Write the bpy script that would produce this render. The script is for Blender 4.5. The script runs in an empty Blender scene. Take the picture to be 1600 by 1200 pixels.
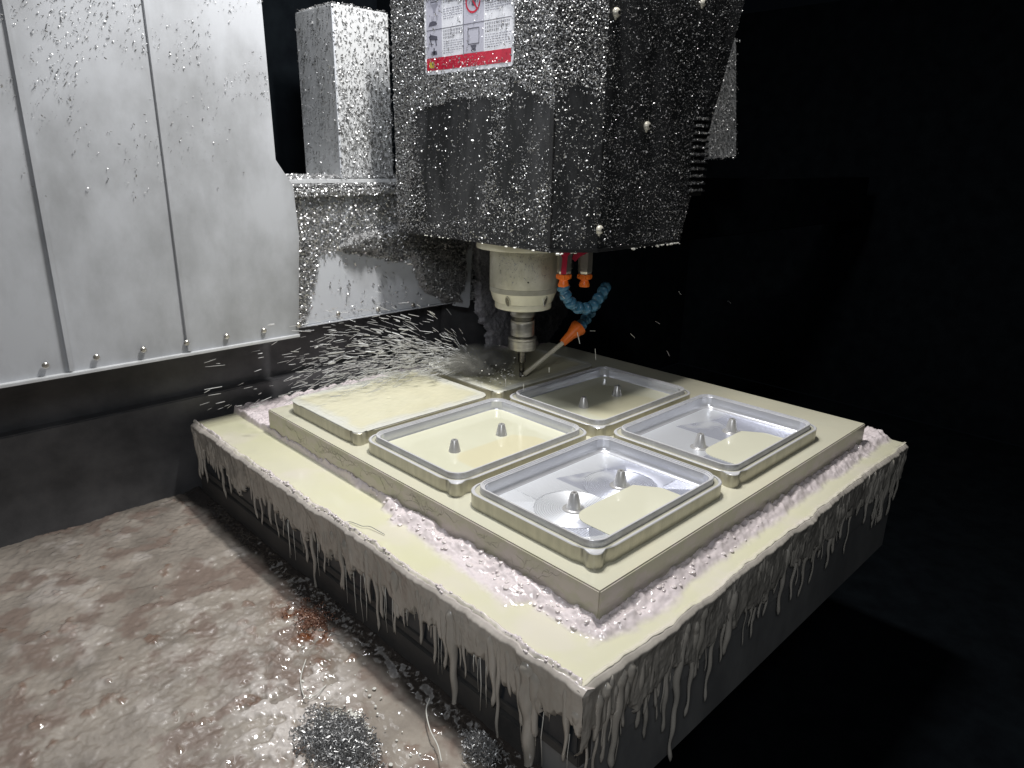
import bpy, bmesh, math, random
import numpy as np
from mathutils import Vector, Matrix, Euler
random.seed(4); RNG = np.random.default_rng(7)
SC = bpy.context.scene; COL = SC.collection

# ------------------------------------------------------------------ camera
cam_d = bpy.data.cameras.new('camera'); cam = bpy.data.objects.new('camera', cam_d); COL.objects.link(cam)
CAM_LOC = (-2.4293, -1.8548, 1.9457); CAM_ROT = (1.259718, -0.016197, -0.773431); FPX = 1100.07
cam.location = CAM_LOC; cam.rotation_euler = CAM_ROT
cam_d.sensor_width = 36; cam_d.lens = FPX/1600*36; cam_d.clip_start = .05; cam_d.clip_end = 200
SC.camera = cam
# ------------------------------------------------------------------ world, lamps, exposure
w = bpy.data.worlds.new('World'); SC.world = w; w.use_nodes = True
w.node_tree.nodes['Background'].inputs[0].default_value = (.25, .33, .45, 1)
w.node_tree.nodes['Background'].inputs[1].default_value = .004
SC.view_settings.view_transform = 'Standard'; SC.view_settings.look = 'None'
SC.view_settings.exposure = 0; SC.view_settings.gamma = 1
def area(name, loc, target, size, power, col, size_y=None, shape='DISK'):
    l = bpy.data.lights.new(name, 'AREA'); l.shape = shape; l.size = size; l.energy = power; l.color = col
    if size_y: l.size_y = size_y
    o = bpy.data.objects.new(name, l); COL.objects.link(o); o.location = loc
    o.rotation_euler = (Vector(target)-Vector(loc)).to_track_quat('-Z', 'Y').to_euler()
    return o
area('machine_work_lamp', (1.05, 1.45, 5.9), (1.05, 1.45, 0), .30, 350, (1, .98, .95), 1.0, 'RECTANGLE')
area('front_fill_light', (-4.2, -3.0, 4.5), (.8, 1.6, .3), 2.4, 125, (.93, .96, 1), 1.4, 'RECTANGLE')  # added soft fill from the operator side, no seen source
area('rear_fill_light', (.3, 2.5, 5.5), (1.0, 4.0, 1.3), .7, 95, (.94, .96, 1), .3, 'RECTANGLE')  # added fill to brighten the column and rear covers, no seen fixture

# ------------------------------------------------------------------ projection helpers (a photo direction to a point on a real plane)
_R = np.array(Euler(CAM_ROT).to_matrix()); _C = np.array(CAM_LOC)
def at(u, v, ax, c):
    d = _R @ np.array([(u-800)/FPX, -(v-600)/FPX, -1.]); t = (c-_C[ax])/d[ax]; return _C + t*d
def px(P):
    q = (np.asarray(P, float)-_C) @ _R; return np.stack([800+FPX*q[..., 0]/-q[..., 2], 600-FPX*q[..., 1]/-q[..., 2]], -1)
def inpoly(pts, poly):
    x, y = pts[..., 0], pts[..., 1]; r = np.zeros(x.shape, bool); n = len(poly)
    for i in range(n):
        x1, y1 = poly[i]; x2, y2 = poly[(i+1) % n]
        c = (y1 > y) != (y2 > y)
        r ^= c & (x < (x2-x1)*(y-y1)/((y2-y1) or 1e-9)+x1)
    return r
# ------------------------------------------------------------------ noise
def _h(i, j, s):
    n = (i*374761393+j*668265263+s*974634777) & 0xffffffff
    n = ((n ^ (n >> 13))*1274126177) & 0xffffffff
    return ((n ^ (n >> 16)) & 0xffff)/65535.
def vn(x, y, s=0):
    x = np.asarray(x, float); y = np.asarray(y, float)
    i = np.floor(x).astype(np.int64); j = np.floor(y).astype(np.int64); fx = x-i; fy = y-j
    fx = fx*fx*(3-2*fx); fy = fy*fy*(3-2*fy)
    return (_h(i, j, s)*(1-fx)+_h(i+1, j, s)*fx)*(1-fy)+(_h(i, j+1, s)*(1-fx)+_h(i+1, j+1, s)*fx)*fy
def fbm(x, y, s=0, o=4):
    r = 0; a = .5; t = 0
    for k in range(o):
        r = r+a*vn(x, y, s+k*17); t += a; a *= .5; x = np.asarray(x)*2.03; y = np.asarray(y)*2.03
    return r/t
def sst(a, b, x): t = np.clip((x-a)/(b-a), 0, 1); return t*t*(3-2*t)

# ------------------------------------------------------------------ materials
def M(name, col, rough=.5, metal=0, col2=None, nscale=5, nstretch=(1, 1, 1), bump=0, bscale=40, bstretch=(1, 1, 1), spec=.5,
      coat=0, lo=.35, hi=.65, attr=None, attrcol=None, rvar=0, sss=0):
    m = bpy.data.materials.new(name); m.use_nodes = True; nt = m.node_tree; N = nt.nodes; L = nt.links
    b = N['Principled BSDF']; b.inputs['Roughness'].default_value = rough; b.inputs['Metallic'].default_value = metal
    b.inputs['Base Color'].default_value = (*col, 1); b.inputs['Specular IOR Level'].default_value = spec
    b.inputs['Coat Weight'].default_value = coat; b.inputs['Coat Roughness'].default_value = .06
    if sss: b.inputs['Subsurface Weight'].default_value = sss; b.inputs['Subsurface Radius'].default_value = (.02, .02, .012); b.inputs['Subsurface Scale'].default_value = 1
    tc = N.new('ShaderNodeTexCoord'); out = None
    if col2:
        mp = N.new('ShaderNodeMapping'); mp.inputs['Scale'].default_value = nstretch; L.new(tc.outputs['Object'], mp.inputs[0])
        n = N.new('ShaderNodeTexNoise'); n.inputs['Scale'].default_value = nscale; n.inputs['Detail'].default_value = 7; n.inputs['Roughness'].default_value = .62
        L.new(mp.outputs[0], n.inputs[0])
        r = N.new('ShaderNodeMapRange'); r.inputs[1].default_value = lo; r.inputs[2].default_value = hi; L.new(n.outputs[0], r.inputs[0])
        x = N.new('ShaderNodeMix'); x.data_type = 'RGBA'; x.inputs[6].default_value = (*col, 1); x.inputs[7].default_value = (*col2, 1)
        L.new(r.outputs[0], x.inputs[0]); out = x.outputs[2]
        if rvar:
            rr = N.new('ShaderNodeMapRange'); rr.inputs[3].default_value = rough; rr.inputs[4].default_value = rough+rvar
            L.new(r.outputs[0], rr.inputs[0]); L.new(rr.outputs[0], b.inputs['Roughness'])
    for (an, ac) in ([(attr, attrcol)] if attr and not isinstance(attr, list) else (attr or [])):
        a = N.new('ShaderNodeAttribute'); a.attribute_name = an
        x = N.new('ShaderNodeMix'); x.data_type = 'RGBA'
        if out: L.new(out, x.inputs[6])
        else: x.inputs[6].default_value = (*col, 1)
        x.inputs[7].default_value = (*ac, 1); L.new(a.outputs['Fac'], x.inputs[0]); out = x.outputs[2]
    if out: L.new(out, b.inputs['Base Color'])
    if bump:
        mp = N.new('ShaderNodeMapping'); mp.inputs['Scale'].default_value = bstretch; L.new(tc.outputs['Object'], mp.inputs[0])
        n = N.new('ShaderNodeTexNoise'); n.inputs['Scale'].default_value = bscale; n.inputs['Detail'].default_value = 5; L.new(mp.outputs[0], n.inputs[0])
        bp = N.new('ShaderNodeBump'); bp.inputs['Strength'].default_value = bump; bp.inputs['Distance'].default_value = .01
        L.new(n.outputs[0], bp.inputs['Height']); L.new(bp.outputs[0], b.inputs['Normal'])
    return m
ALU = M('milled_aluminium', (.66, .67, .71), .34, .62, (.56, .56, .58), 6, bump=.12, bscale=60, bstretch=(1, 1, 6), rvar=.12)
ALUW = M('wet_aluminium_side', (.58, .55, .44), .34, .45, (.50, .48, .38), 5, bump=.15, bscale=50, nstretch=(4, 4, .6), bstretch=(3, 3, .4), rvar=.1, coat=.5)
PIN = M('turned_pin_metal', (.60, .59, .58), .32, .5, (.5, .5, .5), 12)
POOL = M('pale_coolant', (.68, .675, .53), .07, 0, (.65, .645, .495), 2.2, coat=.3, attr=[('deep', (.67, .63, .44)), ('foam', (.66, .66, .61))], sss=.0)
POOL2 = M('grey_coolant', (.66, .65, .52), .08, 0, (.64, .63, .50), 2.2, coat=.3)
PLATE = M('plate_coolant_film', (.62, .61, .49), .09, 0, (.66, .63, .49), 2.0, bump=.03, bscale=6, coat=.3)
PLATES = M('plate_side_wet', (.52, .47, .42), .30, 0, (.47, .45, .34), 6, nstretch=(1, 1, 1.6), coat=.3, lo=.45, hi=.56, bump=.1, bscale=14)
TABC = M('table_coolant', (.69, .675, .47), .07, 0, (.70, .675, .53), 1.6, bump=.05, bscale=5, coat=.3, attr=[('foam', (.78, .70, .71))])
FOAM = M('foam', (.80, .73, .735), .16, 0, (.70, .63, .62), 20, bump=.35, bscale=38, coat=.6)
SLUDGE = M('sludge_curtain', (.52, .485, .43), .24, 0, (.38, .355, .31), 7, nstretch=(1, 1, .35), bump=.25, bscale=30, bstretch=(1, 1, .4), coat=.35, attr=[('edge', (.60, .54, .51))])
TABLE = M('table_dark_steel', (.045, .045, .046), .5, 0, (.075, .072, .068), 5, bump=.1, rvar=.1)
TABLEG = M('table_grey_paint', (.26, .26, .255), .45, 0, (.18, .18, .18), 3, nstretch=(1, 1, .5), bump=.08)
SLOT = M('slot_blue_black', (.012, .018, .026), .35, 0, (.03, .035, .042), 6)
HEAD = M('head_black_paint', (.016, .017, .018), .46, 0, (.070, .071, .074), 2.6, nstretch=(1, 1.6, .35), bump=.05, bscale=90, lo=.42, hi=.66, rvar=-.06)
TRIM = M('head_trim', (.018, .018, .02), .32, 0, (.03, .03, .03), 5)
PANELW = M('enclosure_paint_dirty', (.50, .515, .54), .42, 0, (.27, .275, .28), 1.1, nstretch=(1, 1, .6), lo=.42, hi=.68)
WHITE = M('white_machine_paint', (.58, .60, .635), .38, 0, (.56, .58, .61), 2.5, bump=.02)
WHITE2 = M('dusty_white_paint', (.60, .61, .62), .42, 0, (.48, .49, .49), 7, nstretch=(1, 1, .5), lo=.4, hi=.75)
CHIPGREY = M('chip_bed', (.16, .16, .16), .5, .3, (.40, .40, .40), 60, bump=.9, bscale=85, lo=.35, hi=.7)
CHIPDARK = M('chip_bed_dark', (.34, .335, .36), .5, .1, (.62, .61, .64), 30, bump=.8, bscale=85, lo=.4, hi=.72)
DARK = M('dark_bellows', (.05, .051, .055), .45, 0, (.10, .10, .105), 3, bump=.1)
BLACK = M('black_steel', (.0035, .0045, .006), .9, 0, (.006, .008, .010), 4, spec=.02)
FLAKE = M('aluminium_chip', (.66, .66, .66), .38, .8, (.36, .36, .36), 60, lo=.45, hi=.6)
FLAKED = M('dull_chip', (.42, .42, .42), .4, .7, (.3, .3, .3), 30)
FLYM = M('flying_chip_metal', (.62, .62, .60), .35, .4)
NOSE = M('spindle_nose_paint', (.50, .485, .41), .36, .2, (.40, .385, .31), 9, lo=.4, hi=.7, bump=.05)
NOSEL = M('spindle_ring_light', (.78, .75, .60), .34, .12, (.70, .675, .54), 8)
STEEL = M('ground_steel', (.60, .58, .53), .30, .8, (.44, .42, .38), 10, nstretch=(1, 1, 5))
STEELD = M('dark_groove_steel', (.12, .115, .10), .32, .9)
TOOLM = M('tool_carbide', (.20, .19, .17), .25, 1)
ORANGE = M('orange_plastic', (.98, .22, .03), .35, 0, (.9, .18, .02), 9)
BLUE = M('blue_plastic', (.06, .20, .32), .32, 0, (.045, .15, .24), 9, coat=.3)
BRASS = M('nickel_valve', (.60, .57, .52), .3, .8, (.5, .47, .42), 8)
RED = M('red_lever', (.50, .02, .06), .35, 0)
TUBE = M('clear_nozzle_pipe', (.66, .62, .50), .3, 0)
SCREWM = M('white_screw_head', (.66, .63, .54), .3, .2, (.5, .48, .42), 20)
HOLE = M('screw_hole', (.01, .01, .01), .6)
LWHITE = M('label_white', (.82, .83, .88), .3)
LGREY = M('label_grey', (.52, .52, .60), .3)
LRED = M('label_red', (.62, .025, .06), .3, 0, (.5, .02, .05), 8)
LINK = M('label_ink', (.10, .10, .13), .4)
LINKL = M('label_light_ink', (.30, .30, .36), .4)
LYEL = M('label_yellow', (.6, .5, .06), .4)
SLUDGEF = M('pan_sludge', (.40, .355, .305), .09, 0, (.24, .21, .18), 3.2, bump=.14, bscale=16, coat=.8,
            attr=[('rust', (.16, .055, .02)), ('grit', (.64, .59, .55)), ('stain', (.24, .185, .155)), ('steel', (.045, .038, .034))])  # last colour also paints the table's shadow darker on the pan
RUST = M('rusty_swarf', (.13, .045, .025), .3, .1, (.34, .20, .14), 30, coat=.5)
DROP = M('milky_drop', (.75, .74, .68), .1, 0, coat=.4)

# ------------------------------------------------------------------ mesh builder
ROOT = {}
class MB:
    def __init__(s): s.v = []; s.f = []; s.mi = []
    def add(s, v, f, mi=0):
        o = len(s.v); s.v += [tuple(p) for p in v]; s.f += [tuple(i+o for i in q) for q in f]; s.mi += [mi]*len(f); return s
    def box(s, a, b, mi=0, bev=0):
        x0, y0, z0 = a; x1, y1, z1 = b
        if not bev:
            v = [(x, y, z) for z in (z0, z1) for y in (y0, y1) for x in (x0, x1)]
            return s.add(v, [(0, 2, 3, 1), (4, 5, 7, 6), (0, 1, 5, 4), (2, 6, 7, 3), (0, 4, 6, 2), (1, 3, 7, 5)], mi)
        bm = bmesh.new(); bmesh.ops.create_cube(bm, size=1)
        for q in bm.verts: q.co = Vector(((x0+x1)/2+q.co.x*(x1-x0), (y0+y1)/2+q.co.y*(y1-y0), (z0+z1)/2+q.co.z*(z1-z0)))
        bmesh.ops.bevel(bm, geom=bm.edges[:], offset=bev, segments=2, affect='EDGES'); bm.verts.index_update()
        s.add([q.co for q in bm.verts], [[q.index for q in f.verts] for f in bm.faces], mi); bm.free(); return s
    def lathe(s, prof, c=(0, 0, 0), n=32, axis=None, mi=0, cap=True):
        rot = Matrix.Identity(3) if axis is None else Vector((0, 0, 1)).rotation_difference(Vector(axis).normalized()).to_matrix()
        v = []
        for r, z in prof:
            for k in range(n):
                a = 2*math.pi*k/n; v.append(Vector(c)+rot @ Vector((r*math.cos(a), r*math.sin(a), z)))
        f = [(i*n+k, i*n+(k+1) % n, (i+1)*n+(k+1) % n, (i+1)*n+k) for i in range(len(prof)-1) for k in range(n)]
        if cap: f += [tuple(range(n))[::-1], tuple((len(prof)-1)*n+k for k in range(n))]
        return s.add(v, f, mi)
    def prism(s, poly, d, mi=0):   # poly: 3-D points, extruded along vector d
        n = len(poly); P = [Vector(p) for p in poly]; d = Vector(d)
        nr = sum(((P[i]-P[0]).cross(P[(i+1) % n]-P[0]) for i in range(n)), Vector())
        if nr.dot(d) > 0: P = P[::-1]
        return s.add(P+[p+d for p in P], [tuple(range(n)), tuple(range(2*n-1, n-1, -1))]+[((i+1) % n, i, i+n, (i+1) % n+n) for i in range(n)], mi)
    def tube(s, pts, r, n=8, mi=0):
        pts = [Vector(p) for p in pts]; rr = r if hasattr(r, '__len__') else [r]*len(pts); v = []
        up = Vector((.31, .2, .93))
        for i, p in enumerate(pts):
            t = (pts[min(i+1, len(pts)-1)]-pts[max(i-1, 0)]).normalized(); a = t.cross(up).normalized(); b = t.cross(a)
            for k in range(n):
                an = 2*math.pi*k/n; v.append(p+(a*math.cos(an)+b*math.sin(an))*rr[i])
        f = [(i*n+k, (i+1)*n+k, (i+1)*n+(k+1) % n, i*n+(k+1) % n) for i in range(len(pts)-1) for k in range(n)]
        f += [tuple(range(n)), tuple((len(pts)-1)*n+k for k in range(n-1, -1, -1))]
        return s.add(v, f, mi)
    def sphere(s, c, r, sc=(1, 1, 1), n=10, mi=0):
        pr = [(math.sin(math.pi*i/(n-2)), -math.cos(math.pi*i/(n-2))) for i in range(1, n-2)]
        o = len(s.v); s.lathe(pr, (0, 0, 0), n+2, None, mi)
        for i in range(o, len(s.v)): q = s.v[i]; s.v[i] = (c[0]+q[0]*r*sc[0], c[1]+q[1]*r*sc[1], c[2]+q[2]*r*sc[2])
        return s
    def build(s, name, mats, parent=None, smooth=False, attrs=None):
        me = bpy.data.meshes.new(name); off = Vector(ROOT.get(parent.name, (0, 0, 0))) if parent else Vector()
        me.from_pydata([tuple(Vector(p)-off) for p in s.v], [], s.f)
        if not isinstance(mats, list): mats = [mats]
        for m in mats: me.materials.append(m)
        if len(mats) > 1: me.polygons.foreach_set('material_index', s.mi)
        return finish(name, me, parent, smooth, attrs)
def finish(name, me, parent, smooth, attrs):
    for k, a in (attrs or {}).items():
        at_ = me.attributes.new(k, 'FLOAT', 'POINT'); at_.data.foreach_set('value', np.asarray(a, np.float32))
    if smooth:
        me.polygons.foreach_set('use_smooth', [True]*len(me.polygons))
        if smooth != 'all': me.set_sharp_from_angle(angle=math.radians(35))
    me.update(); o = bpy.data.objects.new(name, me); COL.objects.link(o)
    if parent: o.parent = parent; ROOT[o.name] = ROOT.get(parent.name, (0, 0, 0))
    return o
def npmesh(name, V, F, mat, parent=None, smooth='all', attrs=None):
    me = bpy.data.meshes.new(name); V = np.asarray(V, np.float32); F = np.asarray(F, np.int32)
    if parent: V = V-np.array(ROOT.get(parent.name, (0, 0, 0)), np.float32)
    k = F.shape[1]; me.vertices.add(len(V)); me.vertices.foreach_set('co', V.ravel())
    me.loops.add(F.size); me.loops.foreach_set('vertex_index', F.ravel())
    me.polygons.add(len(F)); me.polygons.foreach_set('loop_start', np.arange(0, F.size, k)); me.polygons.foreach_set('loop_total', np.full(len(F), k))
    me.update(calc_edges=True); me.validate(); me.materials.append(mat)
    return finish(name, me, parent, smooth, attrs)
def grid(name, P, mask, mat, parent=None, smooth='all', attrs=None):   # P: (n,m,3); keeps faces whose four corners pass the mask
    n, m = P.shape[:2]; idx = np.arange(n*m).reshape(n, m)
    F = np.stack([idx[:-1, :-1], idx[1:, :-1], idx[1:, 1:], idx[:-1, 1:]], -1).reshape(-1, 4)
    k = mask.ravel(); F = F[k[F].all(1)]
    used = np.unique(F); re = np.zeros(n*m, int); re[used] = np.arange(len(used))
    return npmesh(name, P.reshape(-1, 3)[used], re[F], mat, parent, smooth, {a: b.ravel()[used] for a, b in (attrs or {}).items()})
def thing(name, label, cat, loc=(0, 0, 0), group=None):
    o = bpy.data.objects.new(name, None); COL.objects.link(o); o.empty_display_size = .1; o.location = loc; ROOT[o.name] = tuple(loc)
    o['label'] = label; o['category'] = cat
    if group: o['group'] = group
    return o
def tag(o, label, cat, group=None, kind=None):
    o['label'] = label; o['category'] = cat
    if group: o['group'] = group
    if kind: o['kind'] = kind
    return o
def kind(o, k): o['kind'] = k; return o
def flakes(name, P, Nrm, smin, smax, mat, parent=None, lift=.004, elong=2.2):
    """tiny curled chips: one folded quad pair per point, random orientation, lying roughly on the surface"""
    n = len(P); s = smin+(smax-smin)*RNG.random(n)**2.2
    a = RNG.normal(size=(n, 3)); a -= Nrm*(a*Nrm).sum(1, keepdims=True)*.65; a /= np.linalg.norm(a, axis=1, keepdims=True)
    b = np.cross(a, Nrm+RNG.normal(size=(n, 3))*.55); b /= np.linalg.norm(b, axis=1, keepdims=True)
    c = np.cross(a, b); c *= np.sign((c*Nrm).sum(1, keepdims=True)+1e-9)
    el = (1+RNG.random(n)*(elong-1))
    C = P+Nrm*(lift*RNG.random((n, 1))+s[:, None]*.3)
    A = a*(s*el*.5)[:, None]; B = b*(s*.32)[:, None]; K = c*(s*.3)[:, None]
    V = np.stack([C-A-B, C-A+B, C+K-B, C+K+B, C+A*.8-B-K*.4, C+A*.8+B-K*.4], 1).reshape(-1, 3)
    o = (np.arange(n)*6)[:, None]
    F = np.concatenate([o+np.array([[0, 2, 3, 1]]), o+np.array([[2, 4, 5, 3]])])
    return kind(npmesh(name, V, F, mat, parent, False), 'stuff')

# ================================================================== SETTING
# pan floor with sludge, left of the table
nx, ny = 420, 640
X, Y = np.meshgrid(np.linspace(-3.4, -.455, nx), np.linspace(-1.6, 4.2, ny), indexing='ij')
near = np.exp(-(((X+.95)/.9)**2+((Y-.9)/1.1)**2))
Q = px(np.stack([X, Y, np.full_like(X, -.85)], -1))
def blob(u, v, ru, rv, s=1): return np.exp(-(((Q[..., 0]-u)/ru)**2+((Q[..., 1]-v)/rv)**2)*s)
rust = np.clip(sst(.42, .62, fbm(X*22, Y*22, 5))*(blob(487, 965, 46, 40)*1.9+blob(560, 1150, 18, 40)+blob(500, 1040, 14, 10)+blob(470, 1180, 30, 40)*.6)+sst(.66, .8, fbm(X*9, Y*9, 9))*.5, 0, 1)
grit = np.clip(sst(.45, .62, fbm(X*14, Y*14, 21))*(blob(460, 1130, 75, 100)*2.+blob(470, 1040, 35, 60)+blob(560, 1190, 60, 20))+sst(.6, .75, fbm(X*5, Y*5, 31))*.35, 0, 1)
stain = sst(.52, .72, fbm(X*6, Y*6, 41))*.9
Z = -.86+.03*(fbm(X*3, Y*3, 3)-.5)+.014*(fbm(X*14, Y*14, 4)-.5)+grit*.022*fbm(X*45, Y*45, 8, 3)+rust*.03*fbm(X*50, Y*50, 6, 3)
Z += .03*sst(-.60, -.46, X)+.010*fbm(X*30, Y*30, 61, 3)
pan = grid('chip_pan_floor', np.stack([X, Y, Z], -1), np.ones_like(X, bool), SLUDGEF, None, 'all', {'rust': rust, 'grit': grit, 'stain': stain, 'steel': sst(-.64, -.56, X+.06*(fbm(X*9, Y*5, 45)-.5))})  # dark band beside the table: shade painted into the pan colour
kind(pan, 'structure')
# back wall of the enclosure below the panels (dark), and the black right side
m = MB(); m.box((-4.4, 4.14, -.9), (2.6, 4.22, .62)); m.box((-4.4, 4.02, -.9), (2.4, 4.14, -.02), bev=.01)
m.build('rear_wall', DARK); kind(bpy.data.objects['rear_wall'], 'structure')
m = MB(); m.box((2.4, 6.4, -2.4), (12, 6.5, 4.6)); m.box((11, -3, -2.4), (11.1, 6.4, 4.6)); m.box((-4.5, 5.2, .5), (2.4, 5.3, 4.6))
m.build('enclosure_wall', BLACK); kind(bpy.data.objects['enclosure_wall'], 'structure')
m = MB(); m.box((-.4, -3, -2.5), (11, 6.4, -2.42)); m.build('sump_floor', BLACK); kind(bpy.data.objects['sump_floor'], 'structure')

# ================================================================== MACHINE TABLE
TX0, TY0, TX1, TY1, TZ = -.47, -.33, 3.55, 3.9, -.2
tab = thing('machine_table', 'long dark steel machine table flooded with creamy coolant, under the aluminium plate', 'machine table', (1.5, 1.8, -1.12))
m = MB(); m.box((TX0+.012, TY0+.012, -.66), (TX1, TY1, TZ-.012), bev=.006); m.build('table_slab', TABLE, tab)
m = MB(); m.box((TX0+.03, TY0+.014, -1.13), (TX1-.02, TY1, -.664), bev=.006); m.build('table_end_casting', TABLEG, tab)
m = MB(); m.box((TX0+.0, TY0+.25, -.86), (TX0+.05, TY1, -.668), bev=.005)
m.build('saddle_rail', TABLE, tab)
m = MB(); m.box((TX0+.006, TY0+.02, -.585), (TX0+.03, TY1-.02, -.36)); m.build('side_slot', SLOT, tab)
m = MB(); m.box((TX0-.004, TY0+.02, -.60), (TX0+.02, TY1-.02, -.589), bev=.002); m.build('slot_lip', TABLE, tab)
# table end face recess on the near right side
m = MB(); m.box((TX0+.1, TY0+.005, -.66), (TX1-.1, TY0+.02, -.26)); m.build('end_slot', TABLEG, tab)

# coolant lying on the table: one wavy sheet
def edge_off(s, k): return .022*(fbm(s*3.1, 0*s, 60+k)-.5)*2+.012*(fbm(s*17, 0*s, 70+k)-.5)*2
nx, ny = 560, 600
gx = np.concatenate([np.linspace(0, .45, 130), np.linspace(.45, TX1-TX0, 330)[1:]]); gy = np.concatenate([np.linspace(0, .3, 90), np.linspace(.3, TY1-TY0, 400)[1:]])
U, W = np.meshgrid(gx, gy, indexing='ij')
X = TX0+U; Y = TY0+W
ox = edge_off(Y, 0); oy = edge_off(X, 1)
kx = np.clip(1-U/.2, 0, 1); ky = np.clip(1-W/.16, 0, 1)
Xd = X+(ox-.012)*kx; Yd = Y+(oy-.010)*ky
# foam ridge along the edge
de = np.minimum(U, W+.006); rid = np.exp(-((de-.014)/.014)**2)
lump = fbm(X*28, Y*28, 90)
s_along = np.where(U < W, Y, X); rstr = .45+.9*fbm(s_along*4, 0*X, 95)
rstr = np.where(U < W, rstr, rstr*.35)
Z = TZ+rid*.026*rstr*(.45+lump)
# foam at the foot of the plate
dpx = np.clip(-.107-Xd, -1, 1); dpy = np.clip(-.117-Yd, -1, 1)
dp = np.hypot(np.maximum(dpx, 0), np.maximum(dpy, 0))
sarc = np.where(Yd < -.117, Xd+.107, -(Yd+.117))
leftw = .02+.13*sst(.45, .7, fbm(Yd*2.2+3, 0*Yd, 101))*sst(2.2, 1.2, Yd)+.10*sst(.75, .05, Yd)
rightw = .075+.05*fbm(Xd*2.3, 0*Xd, 102)+.05*np.exp(-((Xd-.22)/.22)**2)
bl = sst(-.16, .10, (Yd+.117)-(Xd+.107)*.5); wid = (rightw*(1-bl)+leftw*bl)*(.75+.6*fbm(X*11, Y*11, 103))
foamm = sst(1.15, .65, dp/np.maximum(wid, .01))*(dp > -.02)
Z += foamm*(.008+.072*fbm(X*15, Y*15, 104)*sst(1., .2, dp/np.maximum(wid, .01))+.014*fbm(X*48, Y*48, 105, 2))
Z += .002*fbm(X*6, Y*6, 108)
flat = foamm*sst(.3, .6, fbm(X*5, Y*5, 111))
foamc = np.clip(foamm*1.2+rid*rstr*.8+.25*sst(.5, .7, fbm(X*3, Y*3, 110)), 0, 1)
keep = ~((X > .0) & (Y > .0) & (X < 3.1) & (Y < 3.1))
pud = grid('coolant_puddle', np.stack([Xd, Yd, Z], -1), keep, TABC, None, 'all', {'foam': foamc})
tag(pud, 'milky yellow coolant lying over the machine table with pinkish foam at the plate foot', 'coolant', kind='stuff')
# lumpy bubbles in the foam
m = MB(); rs = random.Random(3)
for k in range(190):
    if rs.random() < .6: y = -.117+rs.random()**1.3*1.9*(1 if rs.random() < .8 else 1.3); x = -.107-rs.random()*.13
    else: x = -.1+rs.random()*1.5; y = -.117-rs.random()*.10
    i = int(np.argmin(abs(gx-(x-TX0)))); j = int(np.argmin(abs(gy-(y-TY0))))
    if foamm[i, j] < .35: continue
    r = rs.uniform(.004, .015)
    m.sphere((x, y, Z[i, j]-r*.05), r, (rs.uniform(.8, 1.6), rs.uniform(.8, 1.6), .45), 9)
for k in range(230):
    y = rs.uniform(-.33, 3.4); i = rs.randint(0, 6); j = int(np.argmin(abs(gy-(y-TY0)))); r = rs.uniform(.003, .009)
    if rstr[i, j] < .8: continue
    m.sphere((Xd[i, j], Yd[i, j]+rs.uniform(-.005, .005), Z[i, j]), r, (1, 1.3, .7), 7)
fo = m.build('foam_bubbles', FOAM, None, 'all'); tag(fo, 'white foam bubbles and sludge lumps round the foot of the aluminium plate', 'foam', kind='stuff')

def rstrip(y): return fbm(y*4, 0*y, 95)-.35
# sludge curtain hanging off the table edges
def curtain(side, length, lb, drips, depth, seed):
    ds = .0055; dz = .0055
    s = np.arange(-.03, length, ds); z = np.arange(0, depth, dz)
    S, D = np.meshgrid(s, z, indexing='ij')
    Lb = lb(S)
    T = sst(-.002, .05, Lb-D)*sst(-.002, .03, D)*(.010+.009*fbm(S*17, D*2.6, seed)+.022*fbm(S*6, D*4.5, seed+3)+.010*fbm(S*15, D*13, seed+5)+.004*fbm(S*60, D*34, seed+8))
    inside = D < Lb
    return S, D, T, inside
def drip_tubes(name, label, lst, P0, along, out, seed):
    r_ = random.Random(seed); m = MB(); P0 = np.array(P0); along = np.array(along, float); out = np.array(out, float)
    for (c, wd, L, t) in lst:
        n = max(8, int(L/.025)); a1 = r_.uniform(0, 6); a2 = r_.uniform(1, 5); st = r_.uniform(.01, .10); pts = []; rr = []
        for i in range(n+1):
            f = i/n; D = st+(L-st)*f
            pts.append(tuple(P0+along*(c+.007*math.sin(a1+D*a2*4))+out*(.012+.010*math.exp(-D*6)+.004*math.sin(D*30+a1))+np.array([0, 0, -D])))
            q = wd*(1.9-1.45*f+.35*math.exp(-((f-.93)/.06)**2)+.22*math.sin(D*24+a2)*(1-f*.5))
            rr.append(max(.0012, q*min(1, (1-f)*n*.55+.12)*min(1, i*.5+.2)))
        m.tube(pts, rr, 7)
    o = m.build(name, SLUDGE, None, 'all'); tag(o, label, 'sludge', kind='stuff')
def drips(n, length, lo, hi, lb0, seed):
    r = random.Random(seed); out = []
    for k in range(n):
        L = lb0+(r.random()**2.0)*(hi-lb0) if r.random() < .75 else lb0+r.random()*.1
        out.append((r.random()*length, r.uniform(.003, .013)*(1.5 if r.random() < .15 else 1), max(lo, L), .02))
    return out
lbL = lambda S: .17+.17*fbm(S*2.6, 0*S, 201)+.16*(fbm(S*11, 0*S, 202)-.5)+.10*np.maximum(0, fbm(S*26, 0*S, 203)-.55)*3
dl = drips(150, 4.2, .16, .50, .20, 11)
def ys(u, v): p = at(u, v, 0, TX0); return p[1]-TY0, TZ-p[2]
for (u, v, wd) in [(712, 1115, .020), (601, 965, .013), (540, 922, .012), (594, 985, .010), (662, 1007, .012), (550, 905, .009), (620, 960, .010), (580, 928, .013), (780, 1200, .008), (824, 1290, .026), (838, 1150, .02), (884, 1190, .012), (497, 925, .011), (512, 895, .008), (925, 1150, .02)]:
    s_, d_ = ys(u, v); dl.append((max(s_, .01), wd, max(.15, d_), .024))
S, D, T, ins = curtain('l', 4.22, lbL, dl, 1.0, 210)
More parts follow.
